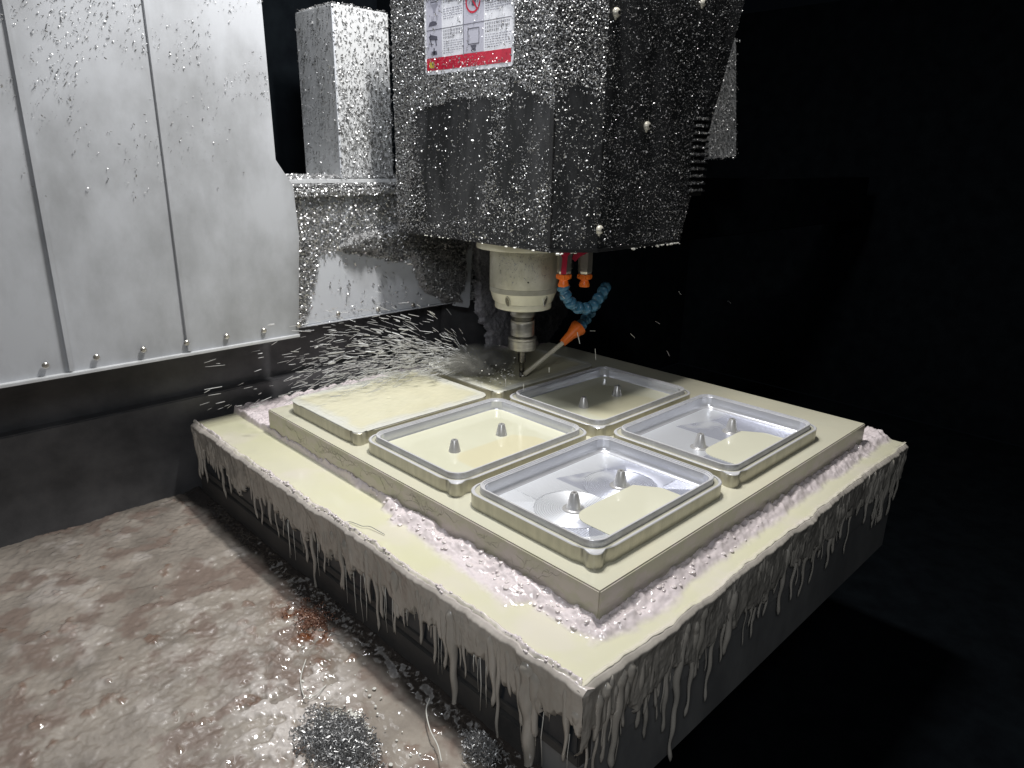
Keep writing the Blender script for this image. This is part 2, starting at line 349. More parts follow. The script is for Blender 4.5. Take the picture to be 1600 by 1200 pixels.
Yc = TY0+S; top = edge_off(Yc, 0)-.012
Xc = TX0+top*np.exp(-D/.08)-T-.002+.004*(1-np.exp(-D/.05))
P = np.stack([Xc+.004+.05*(D<.001), Yc, TZ+.013+.012*np.clip(rstrip(Yc), 0, 1)-D-.03*(D<.001)], -1)
edge = np.exp(-D/.018)*.9
cu = grid('sludge_curtain', P, ins, SLUDGE, None, 'all', {'edge': edge})
tag(cu, 'grey beige sludge curtain down the long left side of the machine table', 'sludge', kind='stuff')
drip_tubes('sludge_drips', 'long sludge drips and runs over the left side of the machine table', dl, (TX0, TY0, TZ), (0, 1, 0), (-1, 0, 0), 5)
lbR = lambda S: .16+.26*fbm(S*2.4+5, 0*S, 221)+.22*(fbm(S*9, 0*S, 222)-.5)+.10*np.maximum(0, fbm(S*24, 0*S, 223)-.55)*3
dr = drips(170, 4.0, .2, .62, .24, 12)
def xs(u, v): p = at(u, v, 1, TY0); return p[0]-TX0, TZ-p[2]
for (u, v, wd) in [(952, 1200, .02), (1030, 1145, .013), (1042, 1190, .014), (1068, 1120, .011), (1098, 1095, .011), (1002, 1155, .012), (1018, 1105, .010), (1120, 1035, .009), (975, 1100, .02), (990, 1140, .013), (1080, 1060, .02), (935, 1130, .02)]:
    s_, d_ = xs(u, v); dr.append((max(s_, .01), wd, max(.15, d_), .026))
S, D, T, ins = curtain('r', 4.0, lbR, dr, 1.0, 230)
Xc = TX0+S; top = edge_off(Xc, 1)-.010
Yc = TY0+top*np.exp(-D/.08)-T-.002+.004*(1-np.exp(-D/.05))
cu = grid('sludge_curtain', np.stack([Xc, Yc+.004+.05*(D<.001), TZ+.010-D-.03*(D<.001)], -1)[:, ::-1], ins[:, ::-1], SLUDGE, None, 'all', {'edge': np.exp(-D/.018)[:, ::-1]*.35})
tag(cu, 'thick grey sludge curtain down the right end of the machine table', 'sludge', kind='stuff')
drip_tubes('sludge_drips', 'long sludge drips and runs over the right end of the machine table', dr, (TX0, TY0, TZ), (1, 0, 0), (0, -1, 0), 6)
rs = random.Random(8)
# thin hanging threads of coolant below the curtain
m = MB()
for k in range(34):
    y = rs.uniform(-.3, 2.4); l = rs.uniform(.1, .34); z0 = -.40-rs.uniform(0, .08)
    m.tube([(TX0-.012, y, z0), (TX0-.014+rs.uniform(-.006, .006), y+rs.uniform(-.01, .01), z0-l*.5), (TX0-.012, y+rs.uniform(-.006, .006), z0-l)], rs.uniform(.0012, .0028), 5)
th = m.build('coolant_threads', DROP, None, 'all'); tag(th, 'thin coolant threads hanging over the dark slot of the table side', 'coolant', kind='stuff')

# ================================================================== FIXTURE PLATE
PX0, PY0, PX1, PY1 = -.107, -.117, 3.2, 3.27
pl = thing('fixture_plate', 'thick square aluminium fixture plate carrying six trays, wet with coolant', 'plate', (1.55, 1.58, -.2))
m = MB(); m.box((PX0, PY0, -.24), (PX1, PY1, .0), bev=.007); m.build('plate_block', PLATES, pl)
nx = 220
X, Y = np.meshgrid(np.linspace(PX0+.0078, PX1-.0078, nx), np.linspace(PY0+.0078, PY1-.0078, nx), indexing='ij')
Z = .0004+.0016*fbm(X*7, Y*7, 300)*np.clip(np.minimum(np.minimum(X-PX0, PX1-X), np.minimum(Y-PY0, PY1-Y))/.05, 0, 1)
film = grid('coolant_film', np.stack([X, Y, Z], -1), np.ones_like(X, bool), PLATE, pl, 'all')
# scribble-like dried stains running down the plate sides (thin raised tide marks)
m = MB(); rs = random.Random(17)
STM = M('tide_mark', (.31, .285, .235), .35, 0, (.42, .39, .31), 30)
for k in range(60):
    y = rs.uniform(.1, 3.0); n = 22; x = PX0+.0004; a = rs.uniform(.5, 1.2); ph = rs.uniform(0, 6); L = rs.uniform(.05, .22)
    dep = rs.uniform(.04, .12); pts = []
    for i in range(n):
        t = i/(n-1); pts.append((x, y+L*t+.01*math.sin(ph+t*9), -.012-dep*math.sin(math.pi*min(1, t*a))-.006*math.sin(ph+t*17)))
    m.tube(pts, [.0003+.0022*math.sin(math.pi*i/(n-1))*(.5+rs.random()*.5) for i in range(n)], 5)
kind(m.build('tide_marks', STM, pl, 'all'), 'stuff')

# ================================================================== TRAYS
A_, B_, GY, GX, H = 1.0, 1.2777, .0693, .0746, .0922
NC = 18
def rrect(ins, r, z):
    x0, y0, x1, y1 = ins, ins, B_-ins, A_-ins; out = []
    for (cx, cy, a0) in ((x0+r, y0+r, 180), (x1-r, y0+r, 270), (x1-r, y1-r, 0), (x0+r, y1-r, 90)):
        for k in range(NC): a = math.radians(a0+90*k/(NC-1)); out.append((cx+r*math.cos(a), cy+r*math.sin(a), z))
    return out
def catmull(P, n):
    P = [np.array(p, float) for p in P]; P = [2*P[0]-P[1]]+P+[2*P[-1]-P[-2]]; o = []
    for i in range(1, len(P)-2):
        for t in np.linspace(0, 1, 12, endpoint=False):
            o.append(.5*((2*P[i])+(P[i+1]-P[i-1])*t+(2*P[i-1]-5*P[i]+4*P[i+1]-P[i+2])*t*t+(3*P[i]-P[i-1]-3*P[i+1]+P[i+2])*t**3))
    o.append(P[-2]); o = np.array(o); d = np.r_[0, np.cumsum(np.linalg.norm(np.diff(o, axis=0), axis=1))]
    q = np.linspace(0, d[-1], n); return np.stack([np.interp(q, d, o[:, 0]), np.interp(q, d, o[:, 1])], 1)
def outer(ins, z, r=.115):
    L = rrect(ins, r, z); half = [(0, .17), (.002, .145), (.010, .118), (.014, .095), (.006, .070), (.000, .050), (.004, .030), (.013, .014)]
    c = half+[(.014, .013)]+[(b, a) for a, b in half[::-1]]
    q = catmull(half+[(b, a) for a, b in half[::-1]], NC)
    for k in range(NC): L[k] = (q[k][0]+ins, q[k][1]+ins, z)
    return L
def loops(LL, cap=False, capbot=False):
    m = MB(); n = len(LL[0]); v = [p for l in LL for p in l]
    f = [(i*n+k, i*n+(k+1) % n, (i+1)*n+(k+1) % n, (i+1)*n+k) for i in range(len(LL)-1) for k in range(n)]
    if cap: f.append(tuple((len(LL)-1)*n+k for k in range(n)))
    return m.add(v, f)
def split_build(LL, mats_idx, name, mats, parent, cap=False):
    m = MB(); n = len(LL[0])
    for i in range(len(LL)-1):
        m.add(LL[i]+LL[i+1], [(k, (k+1) % n, n+(k+1) % n, n+k) for k in range(n)], mats_idx[i])
    if cap: m.add(LL[-1], [tuple(range(n))], mats_idx[-1])
    bm = bmesh.new(); me = bpy.data.meshes.new(name); me.from_pydata(m.v, [], m.f)
    for q in mats: me.materials.append(q)
    me.polygons.foreach_set('material_index', m.mi); bm.from_mesh(me); bmesh.ops.remove_doubles(bm, verts=bm.verts, dist=1e-5); bm.to_mesh(me); bm.free()
    return finish(name, me, parent, True, None)
R_ = .124
LITRIM = M('lit_rim_top', (.84, .84, .86), .22, .35)  # same aluminium, with lamp light on rim tops and lip painted brighter
WALLM = M('polished_pocket_wall', (.74, .75, .79), .26, .55, (.68, .69, .73), 5, bump=.04, bscale=40, bstretch=(1, 1, 5))
LEDGE = M('ledge_coolant_film', (.50, .49, .40), .12, .1, (.60, .58, .46), 5, coat=.4)
prof = [(outer(0, -.004), 0), (outer(0, H-.004), 4), (outer(.004, H), 4), (rrect(.013, .118, H), 1), (rrect(.015, .116, H-.008), 2), (rrect(.041, .098, H-.008), 1),
        (rrect(.0415, .098, R_-.002), 4), (rrect(.0432, .096, R_), 4), (rrect(.051, .092, R_), 1), (rrect(.0515, .09, R_-.007), 4), (rrect(.058, .085, R_-.007), 1), (rrect(.0585, .084, R_-.014), 4), (rrect(.066, .08, R_-.014), 1),
        (rrect(.068, .08, R_-.017), 3), (rrect(.070, .08, .060), 3), (rrect(.074, .078, .038), 3), (rrect(.084, .072, .027), 3), (rrect(.100, .06, .0215), 1)]
FLOORM = bpy.data.materials.new('milled_pocket_floor'); FLOORM.use_nodes = True
def floor_mat(m, wave, rough):
    nt = m.node_tree; N = nt.nodes; L = nt.links; b = N['Principled BSDF']; b.inputs['Metallic'].default_value = .55
    b.inputs['Roughness'].default_value = rough
    a = N.new('ShaderNodeAttribute'); a.attribute_name = 'path'
    k = N.new('ShaderNodeMath'); k.operation = 'MULTIPLY'; k.inputs[1].default_value = 2*math.pi/.0135; L.new(a.outputs['Fac'], k.inputs[0])
    s = N.new('ShaderNodeMath'); s.operation = 'SINE'; L.new(k.outputs[0], s.inputs[0])
    a2 = N.new('ShaderNodeAttribute'); a2.attribute_name = 'depthmask'
    s2 = N.new('ShaderNodeMath'); s2.operation = 'MULTIPLY'; L.new(s.outputs[0], s2.inputs[0]); L.new(a2.outputs['Fac'], s2.inputs[1])
    bp = N.new('ShaderNodeBump'); bp.inputs['Strength'].default_value = wave; bp.inputs['Distance'].default_value = .0016
    L.new(s2.outputs[0], bp.inputs['Height']); L.new(bp.outputs[0], b.inputs['Normal'])
    a3 = N.new('ShaderNodeAttribute'); a3.attribute_name = 'patch'
    x = N.new('ShaderNodeMix'); x.data_type = 'RGBA'; x.inputs[6].default_value = (.80, .82, .86, 1); x.inputs[7].default_value = (.56, .58, .68, 1)
    L.new(a3.outputs['Fac'], x.inputs[0]); L.new(x.outputs[2], b.inputs['Base Color'])
    r = N.new('ShaderNodeMapRange'); r.inputs[3].default_value = rough; r.inputs[4].default_value = rough-.12; L.new(a3.outputs['Fac'], r.inputs[0]); L.new(r.outputs[0], b.inputs['Roughness'])
floor_mat(FLOORM, .9, .42)
FLOORW = bpy.data.materials.new('wet_pocket_floor'); FLOORW.use_nodes = True; floor_mat(FLOORW, .15, .36)
PINS = [(.400, .488), (.841, .490)]
def sdbox(x, y, x0, y0, x1, y1, r):
    qx = abs(x-(x0+x1)/2)-(x1-x0)/2+r; qy = abs(y-(y0+y1)/2)-(y1-y0)/2+r
    return np.hypot(np.maximum(qx, 0), np.maximum(qy, 0))+np.minimum(np.maximum(qx, qy), 0)-r
REC = (.312, .04, 1.0, .440, .12)
def recess_sd(x, y):
    base = sdbox(x, y, *REC)
    # the far corner of the recess is drawn in by a shallow diagonal
    return np.maximum(base, (x-.90)*.80+(y-.44)*.55)
def pocket_floor(t, mat):
    X, Y = np.meshgrid(np.linspace(.085, B_-.085, 200), np.linspace(.085, A_-.085, 160), indexing='ij')
    d1 = np.hypot(X-PINS[0][0], Y-PINS[0][1]); d2 = np.hypot(X-PINS[1][0], Y-PINS[1][1]); dp = np.minimum(d1, d2)
    wall = -sdbox(X, Y, .09, .09, B_-.09, A_-.09, .07); dr_ = np.maximum(recess_sd(X, Y), 0)
    path = np.where(dp < .23, dp, np.where((Y < .30) | (X < .32), wall, dr_))
    patch = sst(.50, .62, fbm(X*3.5, Y*3.5, 400)*.6+.4*((X > .62) & (Y < 1.05-.35*X)))
    patch = np.clip(patch*.8+.9*sst(.0, .02, X-.95)*sst(.35, .2, abs(Y-.45))+.8*((X < .36) & (Y < .38) & (dp < .32)), 0, 1)
    dm = .45+.6*sst(.25, .05, abs(dp-.13))+.5*((Y < .3))
    Z = np.full_like(X, .0212)
    ins = recess_sd(X, Y) > -.004
    return grid('pocket_floor', np.stack([X, Y, Z], -1)+np.array(ROOT[t.name]), np.ones_like(ins), mat, t, 'all', {'path': path, 'patch': patch, 'depthmask': np.clip(dm, 0, 1)})
def cone_pin(t, x, y):
    m = MB(); o = ROOT[t.name]
    m.lathe([(.066, .0222), (.064, .0240), (.050, .0250), (.045, .029), (.0425, .040), (.0235, .120), (.0205, .1235), (.008, .124), (.007, .114)], (o[0]+x, o[1]+y, 0), 24)
    return m.build('locating_pin', PIN, t, True)
def pool_recess(t, mat):
    P = []; cx, cy = .62, .24; o = ROOT[t.name]
    for k in range(72):
        a = 2*math.pi*k/72; lo, hi = 0, .8
        for _ in range(30):
            md = (lo+hi)/2; x, y = cx+md*math.cos(a), cy+md*math.sin(a)
            if float(recess_sd(x, y)) < 0 and y > .072: lo = md
            else: hi = md
        P.append((o[0]+cx+lo*math.cos(a), o[1]+cy+lo*math.sin(a), .0255))
    m = MB(); m.add(P, [tuple(range(72))]); m.add([(p[0], p[1], .0215) for p in P]+P, [(k, (k+1) % 72, 72+(k+1) % 72, 72+k) for k in range(72)])
    return m.build('coolant_pool', mat, t)
def pool_full(t, mat, lev, seed, deep=1.):
    X, Y = np.meshgrid(np.linspace(.068, B_-.068, 150), np.linspace(.068, A_-.068, 120), indexing='ij')
    Z = lev+.0012*fbm(X*6, Y*6, seed); sd = recess_sd(X, Y)
    dm = sst(.015, -.02, sd)*deep
    return grid('coolant_pool', np.stack([X, Y, Z], -1)+np.array(ROOT[t.name]), -sdbox(X, Y, .063, .063, B_-.063, A_-.063, .08) > 0, mat, t, 'all', {'deep': dm, 'foam': dm*0})
def unfinished(t, seed, foamy, mound=0):
    o = np.array(ROOT[t.name])
    prof2 = [(l, min(k, 1)) for l, k in prof[:4]]+[(rrect(.045, .10, H), 1), (rrect(.047, .10, H-.005), 1), (rrect(.052, .095, H-.005), 1), (rrect(.054, .095, H+.001), 1)]
    split_build([[(p[0], p[1], p[2]) for p in l] for l, _ in prof2], [0, 0, 1, 1, 1, 1, 1, 1], 'tray_block', [ALUW, ALU], t, True)
    X, Y = np.meshgrid(np.linspace(-.012, B_+.012, 260), np.linspace(-.012, A_+.012, 210), indexing='ij')
    sd = -sdbox(X, Y, .0, .0, B_, A_, .10)
    wob = .012*(fbm(X*9, Y*9, seed+5)-.5)
    far = np.clip(sst(.55, .95, Y)+sst(.75, 1.1, X)*.0, 0, 1)
    edge_ = sst(.13, .01, sd+wob*4+.11*(fbm(X*5, Y*5, seed+9)-.5))*(.65+.6*(fbm(X*13, Y*13, seed+11)-.2))
    edge_ = np.clip(edge_, 0, 1)
    tab_keep = (sd > -.006*far+.002) | (np.hypot(X-.055, Y-.055) < .05)
    ring = np.exp(-((sd-.066)/.007)**2)
    Z = H+.0035+edge_*(.003+.009*far*fbm(X*12, Y*12, seed+2))-ring*.0015*sst(1.1, .3, Y)+foamy*(.0026*fbm(X*4+Y*4, Y*16-X*9, seed+3)+.0015*fbm(X*25, Y*30, seed+4))
    Z -= .006*sst(.012, -.004, sd)
    dimp = np.hypot(X-.62, Y-.50); Z -= .004*np.exp(-(dimp/.016)**2)*foamy
    if mound:
        dd = np.hypot((X-.42)/1.2, Y-.60); Z += .035*np.exp(-(dd/.16)**2)*(.5+fbm(X*14, Y*14, seed+6))
        Z += .10*sst(.30, .0, X)*sst(.66, .95, Y)*fbm(X*9, Y*9, seed+7)
    return grid('coolant_film', np.stack([X, Y, Z], -1)+o, tab_keep, POOL, t, 'all', {'deep': np.clip((1-edge_)*(.55+.3*fbm(X*3, Y*9, seed)), 0, 1), 'foam': edge_})
def tray(ix, iy, label):
    o = (ix*(B_+GX), iy*(A_+GY), 0)
    return thing('machined_tray', label, 'tray', o, 'square aluminium trays bolted on the fixture plate')
t1 = tray(0, 0, 'nearest aluminium tray at the plate corner, shiny milled pocket with small coolant pool')
split_build([l for l, _ in prof], [k for _, k in prof], 'tray_block', [ALUW, ALU, LEDGE, WALLM, LITRIM], t1)
base_block = bpy.data.objects['tray_block']
def clone(o, t):
    c = o.copy(); COL.objects.link(c); c.parent = t; ROOT[c.name] = ROOT[t.name]; return c
fl1 = pocket_floor(t1, FLOORM); p1 = cone_pin(t1, *PINS[0]); p2 = cone_pin(t1, *PINS[1]); pr1 = pool_recess(t1, POOL2)
t2 = tray(0, 1, 'middle tray of the near row, pocket brim full of cream coolant around two pins')
for o in (base_block, p1, p2): clone(o, t2)
pool_full(t2, POOL, .040, 500)
t5 = tray(1, 1, 'tray half in the shadow of the black head, coolant pool round its two pins')
for o in (base_block, p1, p2): clone(o, t5)
pool_full(t5, POOL, .036, 510, .6)
t6 = tray(1, 0, 'right hand tray behind the nearest one, smooth bluish wet pocket floor')
for o in (base_block, p1, p2): clone(o, t6)
pocket_floor(t6, FLOORW); clone(pr1, t6)
t3 = tray(0, 2, 'far left tray with unmilled top covered by rippled yellow coolant and white foam edge')
unfinished(t3, 600, 1)
t4 = tray(1, 2, 'tray being milled under the spindle, flat top swimming in grey coolant')
unfinished(t4, 640, .6, 1)

# ================================================================== SPINDLE HEAD (black housing)
HX, HZ, HY = 1.365, 1.30, 1.42
hd = thing('spindle_housing', 'big black machine housing crusted with silver chips above the trays', 'machine housing', (2.2, 2.5, HZ))
bot = [(HX, 3.48), (HX, 1.62), (1.648, HY), (2.72, HY), (3.05, 3.48)]
topx = 3.62
ztop = 3.35
def ring(z, ins=0):
    k = (z-HZ)/(3.0-HZ)
    pts = [(HX, 3.48), (HX, 1.62), (1.648, HY), (2.72+.60*k, HY), (3.05+.6*k, 3.48)]
    c = np.mean(pts, 0); return [tuple(np.array(p)+(c-np.array(p))/np.linalg.norm(c-np.array(p))*ins)+(z,) for p in pts]
rings = [ring(HZ, .02), ring(HZ+.012, .0), ring(HZ+.03, 0), ring(2.2), ring(ztop)]
m = MB()
for i in range(len(rings)-1): m.add(rings[i]+rings[i+1], [(k, (k+1) % 5, 5+(k+1) % 5, 5+k) for k in range(5)])
m.add(rings[0], [(4, 3, 2, 1, 0)]); m.add(rings[-1], [tuple(range(5))])
m.build('housing', HEAD, hd)
# bottom trim lip
m = MB(); r0 = ring(HZ-.004, -.010); r1 = ring(HZ+.022, -.012)
m.add(r0+r1, [(k, (k+1) % 5, 5+(k+1) % 5, 5+k) for k in range(5)]+[(4, 3, 2, 1, 0), (5, 6, 7, 8, 9)])
m.build('bottom_trim', TRIM, hd)
# raised vertical seam beside the front corner
a = at(871, 172, 0, HX-.004); b_ = at(868, 385, 0, HX-.004)
m = MB(); m.box((HX-.010, 1.615, HZ+.03), (HX+.01, 1.66, a[2]), bev=.004); m.build('corner_seam', TRIM, hd)
# screws on the right face, with hex hole
def screw(u, v, r=.034):
    p = at(u, v, 1, HY-.001); m = MB()
    m.lathe([(r, 0), (r, .008), (r*.86, .019), (r*.55, .028), (r*.42, .030)], tuple(p), 20, (0, -1, 0)); s = m.build('screw_head', SCREWM, hd, True)
    m = MB(); m.lathe([(r*.40, .0301), (r*.40, .033)], tuple(p), 6, (0, -1, 0)); m.build('hex_hole', HOLE, s)
    m = MB(); m.sphere((p[0]-.008, p[1]-.008, p[2]-r*.95), r*.38, (1, .6, 1.1), 9); m.build('coolant_drop', SCREWM, s, 'all')
for u, v in [(962, 20), (1010, 197), (936, 359), (1097, 4)]: screw(u, v)
# vent fins
for k in range(11):
    v = 186+k*11.2; u0 = 1083-k*1.1; u1 = 1106-k*1.0; a = at(u0, v, 1, HY); b_ = at(u1, v+1, 1, HY)
    m = MB(); m.box((a[0], HY-.035, a[2]-.012), (b_[0], HY-.001, a[2]+.006), bev=.004); m.build('vent_fin', HEAD, hd)
    m = MB(); m.box((a[0]+.01, HY-.006, a[2]-.042), (b_[0]-.01, HY-.001, a[2]-.016)); m.build('vent_gap', HOLE, hd)
# dark round grommet patch
p = at(910, 152, 1, HY)
# warning label on the left face
lab_c = [at(665, 118, 0, HX), at(803, 104, 0, HX)]
y0, y1 = lab_c[1][1], lab_c[0][1]; z0 = lab_c[0][2]-.0; z1 = z0+.95
def lp(a, b, e=0): return (HX-.004-e, y1+(y0-y1)*a, z0+(z1-z0)*b)     # a: 0..1 left to right, b: 0..1 bottom to top
def lquad(m, a0, b0, a1, b1, e, mi=0): m.add([lp(a0, b0, e), lp(a1, b0, e), lp(a1, b1, e), lp(a0, b1, e)], [(0, 1, 2, 3)], mi)
m = MB(); r = .035; P = []
for (cy, cz, a0) in ((y1-r, z0+r, 180), (y0+r, z0+r, 270), (y0+r, z1-r, 0), (y1-r, z1-r, 90)):
    for k in range(7): an = math.radians(a0+15*k); P.append((HX-.0005, cy-r*math.cos(an), cz+r*math.sin(an)))
m.prism(P, (-.003, 0, 0)); lab = m.build('warning_label', LWHITE, hd)
m = MB(); lquad(m, .025, .03, .975, .125, .0006); m.build('red_band', LRED, lab)
m = MB(); lquad(m, .06, .05, .115, .095, .0012); m.build('yellow_mark', LYEL, lab)
m = MB()
for a0, a1 in ((.03, .215), (.47, .69)): lquad(m, a0, .127, a1, .97, .0006)
m.build('grey_column', LGREY, lab)
ROWB = .127; ROWM = .335; 
m = MB(); lquad(m, .03, ROWM-.002, .975, ROWM+.003, .0014); lquad(m, .03, .62, .975, .624, .0014); lquad(m, .464, .127, .470, .97, .0012)
m.build('divider_lines', LINK, lab)
m = MB(); rs = random.Random(5)
def textblock(a0, a1, bt, n, big):
    for i in range(n):
        b = bt-i*(.024 if big else .017); a = a0; end = a1 if i < n-1 else a0+(a1-a0)*.6
        while a < end-.01:
            wd = (.016 if big else rs.uniform(.008, .03)); hh = .013 if big else .005
            if big:
                lquad(m, a, b, a+wd*.75, b+.0035, .0012, 0); lquad(m, a+wd*.3, b-.008, a+wd*.45, b+.007, .0016, 0); lquad(m, a, b-.009, a+wd*.7, b-.006, .0013, 0)
            else: lquad(m, a, b, a+wd*.8, b+hh, .0012, 1)
            a += wd*1.15
for (a0, a1) in ((.235, .455), (.705, .965)):
    textblock(a0, a1, .315, 3, True); textblock(a0, a1, .235, 6, False)
    textblock(a0, a1, .60, 4, True); textblock(a0, a1, .47, 5, False)
kind(m.build('printed_text', [LINK, LINKL], lab), 'stuff')
# pictograms: cutter over work, hands, prohibition ring, door outline with figure
m = MB()
def ln(a0, b0, a1, b1, wd, mi=0, e=.0018):
    A = Vector(lp(a0, b0, e)); B = Vector(lp(a1, b1, e)); d = (B-A).normalized(); n = Vector((1, 0, 0)).cross(d)*wd*.5
    m.add([A-n, B-n, B+n, A+n], [(0, 1, 2, 3)], mi)
def poly(pts, mi=0, e=.0018): m.add([lp(a, b, e) for a, b in pts], [tuple(range(len(pts)))], mi)
poly([(.08, .525), (.175, .525), (.145, .49), (.145, .465), (.115, .465), (.115, .49)], 1); ln(.085, .54, .17, .54, .006); ln(.1, .44, .1, .40, .004); ln(.16, .44, .16, .40, .004)
poly([(.055, .365), (.16, .37), (.15, .395), (.11, .402), (.07, .395)], 0)
poly([(.055, .29), (.09, .30), (.16, .285), (.165, .255), (.10, .262), (.07, .265)], 0); ln(.075, .27, .095, .215, .012); ln(.14, .262, .15, .215, .012); ln(.08, .285, .075, .31, .01)
poly([(.09, .175), (.15, .18), (.16, .15), (.10, .145)], 0); ln(.12, .2, .12, .15, .014)
for (a0, b0, a1, b1) in ((.52, .30, .64, .30), (.64, .30, .64, .19), (.64, .19, .52, .19), (.52, .19, .52, .30)): ln(a0, b0, a1, b1, .006)
poly([(.545, .182), (.615, .182), (.60, .155), (.61, .14), (.55, .14), (.565, .155)], 0)
for k in range(24):
    a0 = 2*math.pi*k/24; a1 = 2*math.pi*(k+1)/24
    ln(.575+.075*math.cos(a0), .49+.075*math.sin(a0)*1.05, .575+.075*math.cos(a1), .49+.075*math.sin(a1)*1.05, .014, 2, .0022)
ln(.53, .55, .62, .43, .014, 2, .0026)
poly([(.56, .46), (.60, .45), (.61, .52), (.585, .545), (.565, .52)], 0, .002)
kind(m.build('pictogram', [LINK, LINKL, LRED], lab), 'stuff')

# chips stuck on the head
WA = [(648, 172), (698, 160), (698, 153), (768, 152), (766, 250), (746, 335), (668, 350), (655, 250)]
WB = [(797, 118), (822, 140), (868, 165), (868, 250), (830, 320), (774, 312), (772, 250), (790, 180)]
WC = [(648, 172), (768, 152), (868, 165), (868, 392), (640, 365)]
LABP = [(663, 0), (805, 0), (804, 106), (665, 119)]
def dens_left(q):
    d = np.full(len(q), .88); y = q[:, 1]
    d *= 1-.62*sst(300, 372, y)
    n = fbm(q[:, 0]/22, q[:, 1]/60, 700)
    d = np.where(inpoly(q, WC), d*.34*(.4+n*1.2), d)
    d = np.where(inpoly(q, WA), .03, d); d = np.where(inpoly(q, WB), .025+.10*sst(.5, .7, n), d)
    d = np.where((q[:, 0] > 810) & (q[:, 1] < 150), d*.62, d)
    return np.where(inpoly(q, LABP), .018+.12*(q[:, 1] > 88)*(q[:, 0] < 790), d)
def scatter(n, fn, dens):
    P = fn(RNG.random((n, 2))); q = px(P); q = q+RNG.normal(size=q.shape)*2.2; return P[RNG.random(n) < dens(q)]
NL = np.array([-1., 0, 0]); NR = np.array([0, -1., 0])
PL = scatter(105000, lambda r: np.stack([np.full(len(r), HX-.002), 1.62+r[:, 0]*1.86, HZ+r[:, 1]*2.0], 1), dens_left)
flakes('stuck_chips', PL, np.tile(NL, (len(PL), 1)), .0042, .0128, FLAKE, hd)
cn = np.array([-(1.62-HY), -(1.648-HX), 0]); cn /= np.linalg.norm(cn)
def chamf(r): t = r[:, 0]; return np.stack([HX+(1.648-HX)*t, 1.62+(HY-1.62)*t, HZ+r[:, 1]*2.0], 1)+cn*.002
PC = scatter(15000, chamf, lambda q: np.where(q[:, 1] < 150, .62, .10)*np.where(np.hypot(q[:, 0]-905, q[:, 1]-152) < 20, .08, 1))
flakes('stuck_chips', PC, np.tile(cn, (len(PC), 1)), .0045, .013, FLAKE, hd)
for k in range(11):
    a = at(1083-k*1.1, 186+k*11.2, 1, HY); P = RNG.random((90, 3))*np.array([.20, .004, .016])+np.array([a[0]-.02, HY-.035, a[2]-.002]); flakes('fin_chips', P, np.tile(NR, (90, 1)), .004, .012, FLAKE, hd)
def rf(r): z = HZ+r[:, 1]*2.0; k = (z-HZ)/(3.0-HZ); return np.stack([1.648+r[:, 0]*(2.72+.6*k-1.648), np.full(len(r), HY-.002), z], 1)
PR = scatter(40000, rf, lambda q: .33*(.35+fbm(q[:, 0]/25, q[:, 1]/25, 710)*1.1)*(1-.6*sst(300, 380, q[:, 1])*sst(1010, 980, q[:, 0]))*np.where(np.hypot(q[:, 0]-935, q[:, 1]-150) < 22, .3, 1))
flakes('stuck_chips', PR, np.tile(NR, (len(PR), 1)), .0035, .0105, FLAKE, hd)
# drops hanging from the bottom edge
m = MB(); rs = random.Random(9)
for k in range(26):
    t = rs.random()**.7; x = 1.9+t*.82; m.sphere((x, HY-.012, HZ-.004-rs.uniform(0, .01)), rs.uniform(.003, .012), (1.4, 1, .9), 7)
for k in range(8): m.sphere((1.36+rs.random()*.28, 1.60-rs.random()*.1, HZ-.01), rs.uniform(.006, .016), (1.2, 1, .7), 7)
for k in range(10): m.sphere((HX-.012, 1.7+rs.random()*1.6, HZ-.004), rs.uniform(.005, .012), (1, 1.3, .7), 7)
kind(m.build('edge_drops', DROP, hd, 'all'), 'stuff')

# ================================================================== SPINDLE
SX, SY = 1.818, 2.331
sp = thing('milling_spindle', 'pale metal spindle nose with tool holder and end mill over the far tray', 'spindle', (SX, SY, .09))
c = (SX, SY, 0)
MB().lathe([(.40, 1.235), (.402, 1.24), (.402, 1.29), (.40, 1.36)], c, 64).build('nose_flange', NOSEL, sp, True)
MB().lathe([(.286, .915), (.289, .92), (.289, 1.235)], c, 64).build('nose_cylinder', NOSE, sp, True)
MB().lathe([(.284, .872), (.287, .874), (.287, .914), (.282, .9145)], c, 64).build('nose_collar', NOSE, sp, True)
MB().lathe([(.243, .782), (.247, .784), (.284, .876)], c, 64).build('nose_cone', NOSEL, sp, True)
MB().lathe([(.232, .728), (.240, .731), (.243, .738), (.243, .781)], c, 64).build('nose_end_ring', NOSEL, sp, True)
for k, an in enumerate((196, 268, 340, 52, 124)):
    a = math.radians(an); rr = .268; cx, cy = SX+rr*math.cos(a), SY+rr*math.sin(a)
    ax = Vector((math.cos(a), math.sin(a), -.35)); m = MB()
    m.lathe([(.021, -.01), (.021, .0035), (.018, .004), (.0175, -.001)], (0, 0, 0), 18, (0, 0, 1), 0, False)
    m.lathe([(.0175, -.0005), (.001, -.0006)], (0, 0, 0), 18, (0, 0, 1), 1, False)
    R3 = ax.to_track_quat('Z', 'Y').to_matrix()
    m.v = [tuple(Vector((cx, cy, .815))+R3 @ Vector((p[0], p[1]*2.3, p[2]))) for p in m.v]
    m.build('slot_hole', [NOSE, STEELD], sp, True)
m = MB(); a = math.radians(232); m.lathe([(.007, -.004), (.007, .0015)], (SX+.289*math.cos(a), SY+.289*math.sin(a), .985), 10, (math.cos(a), math.sin(a), 0)); m.build('grease_hole', HOLE, sp)
MB().lathe([(.10, .73), (.108, .715), (.108, .655), (.101, .65)], c, 48).build('holder_flange', STEEL, sp, True)
MB().lathe([(.101, .65), (.099, .648), (.098, .618), (.101, .616)], c, 48).build('holder_groove', STEELD, sp, True)
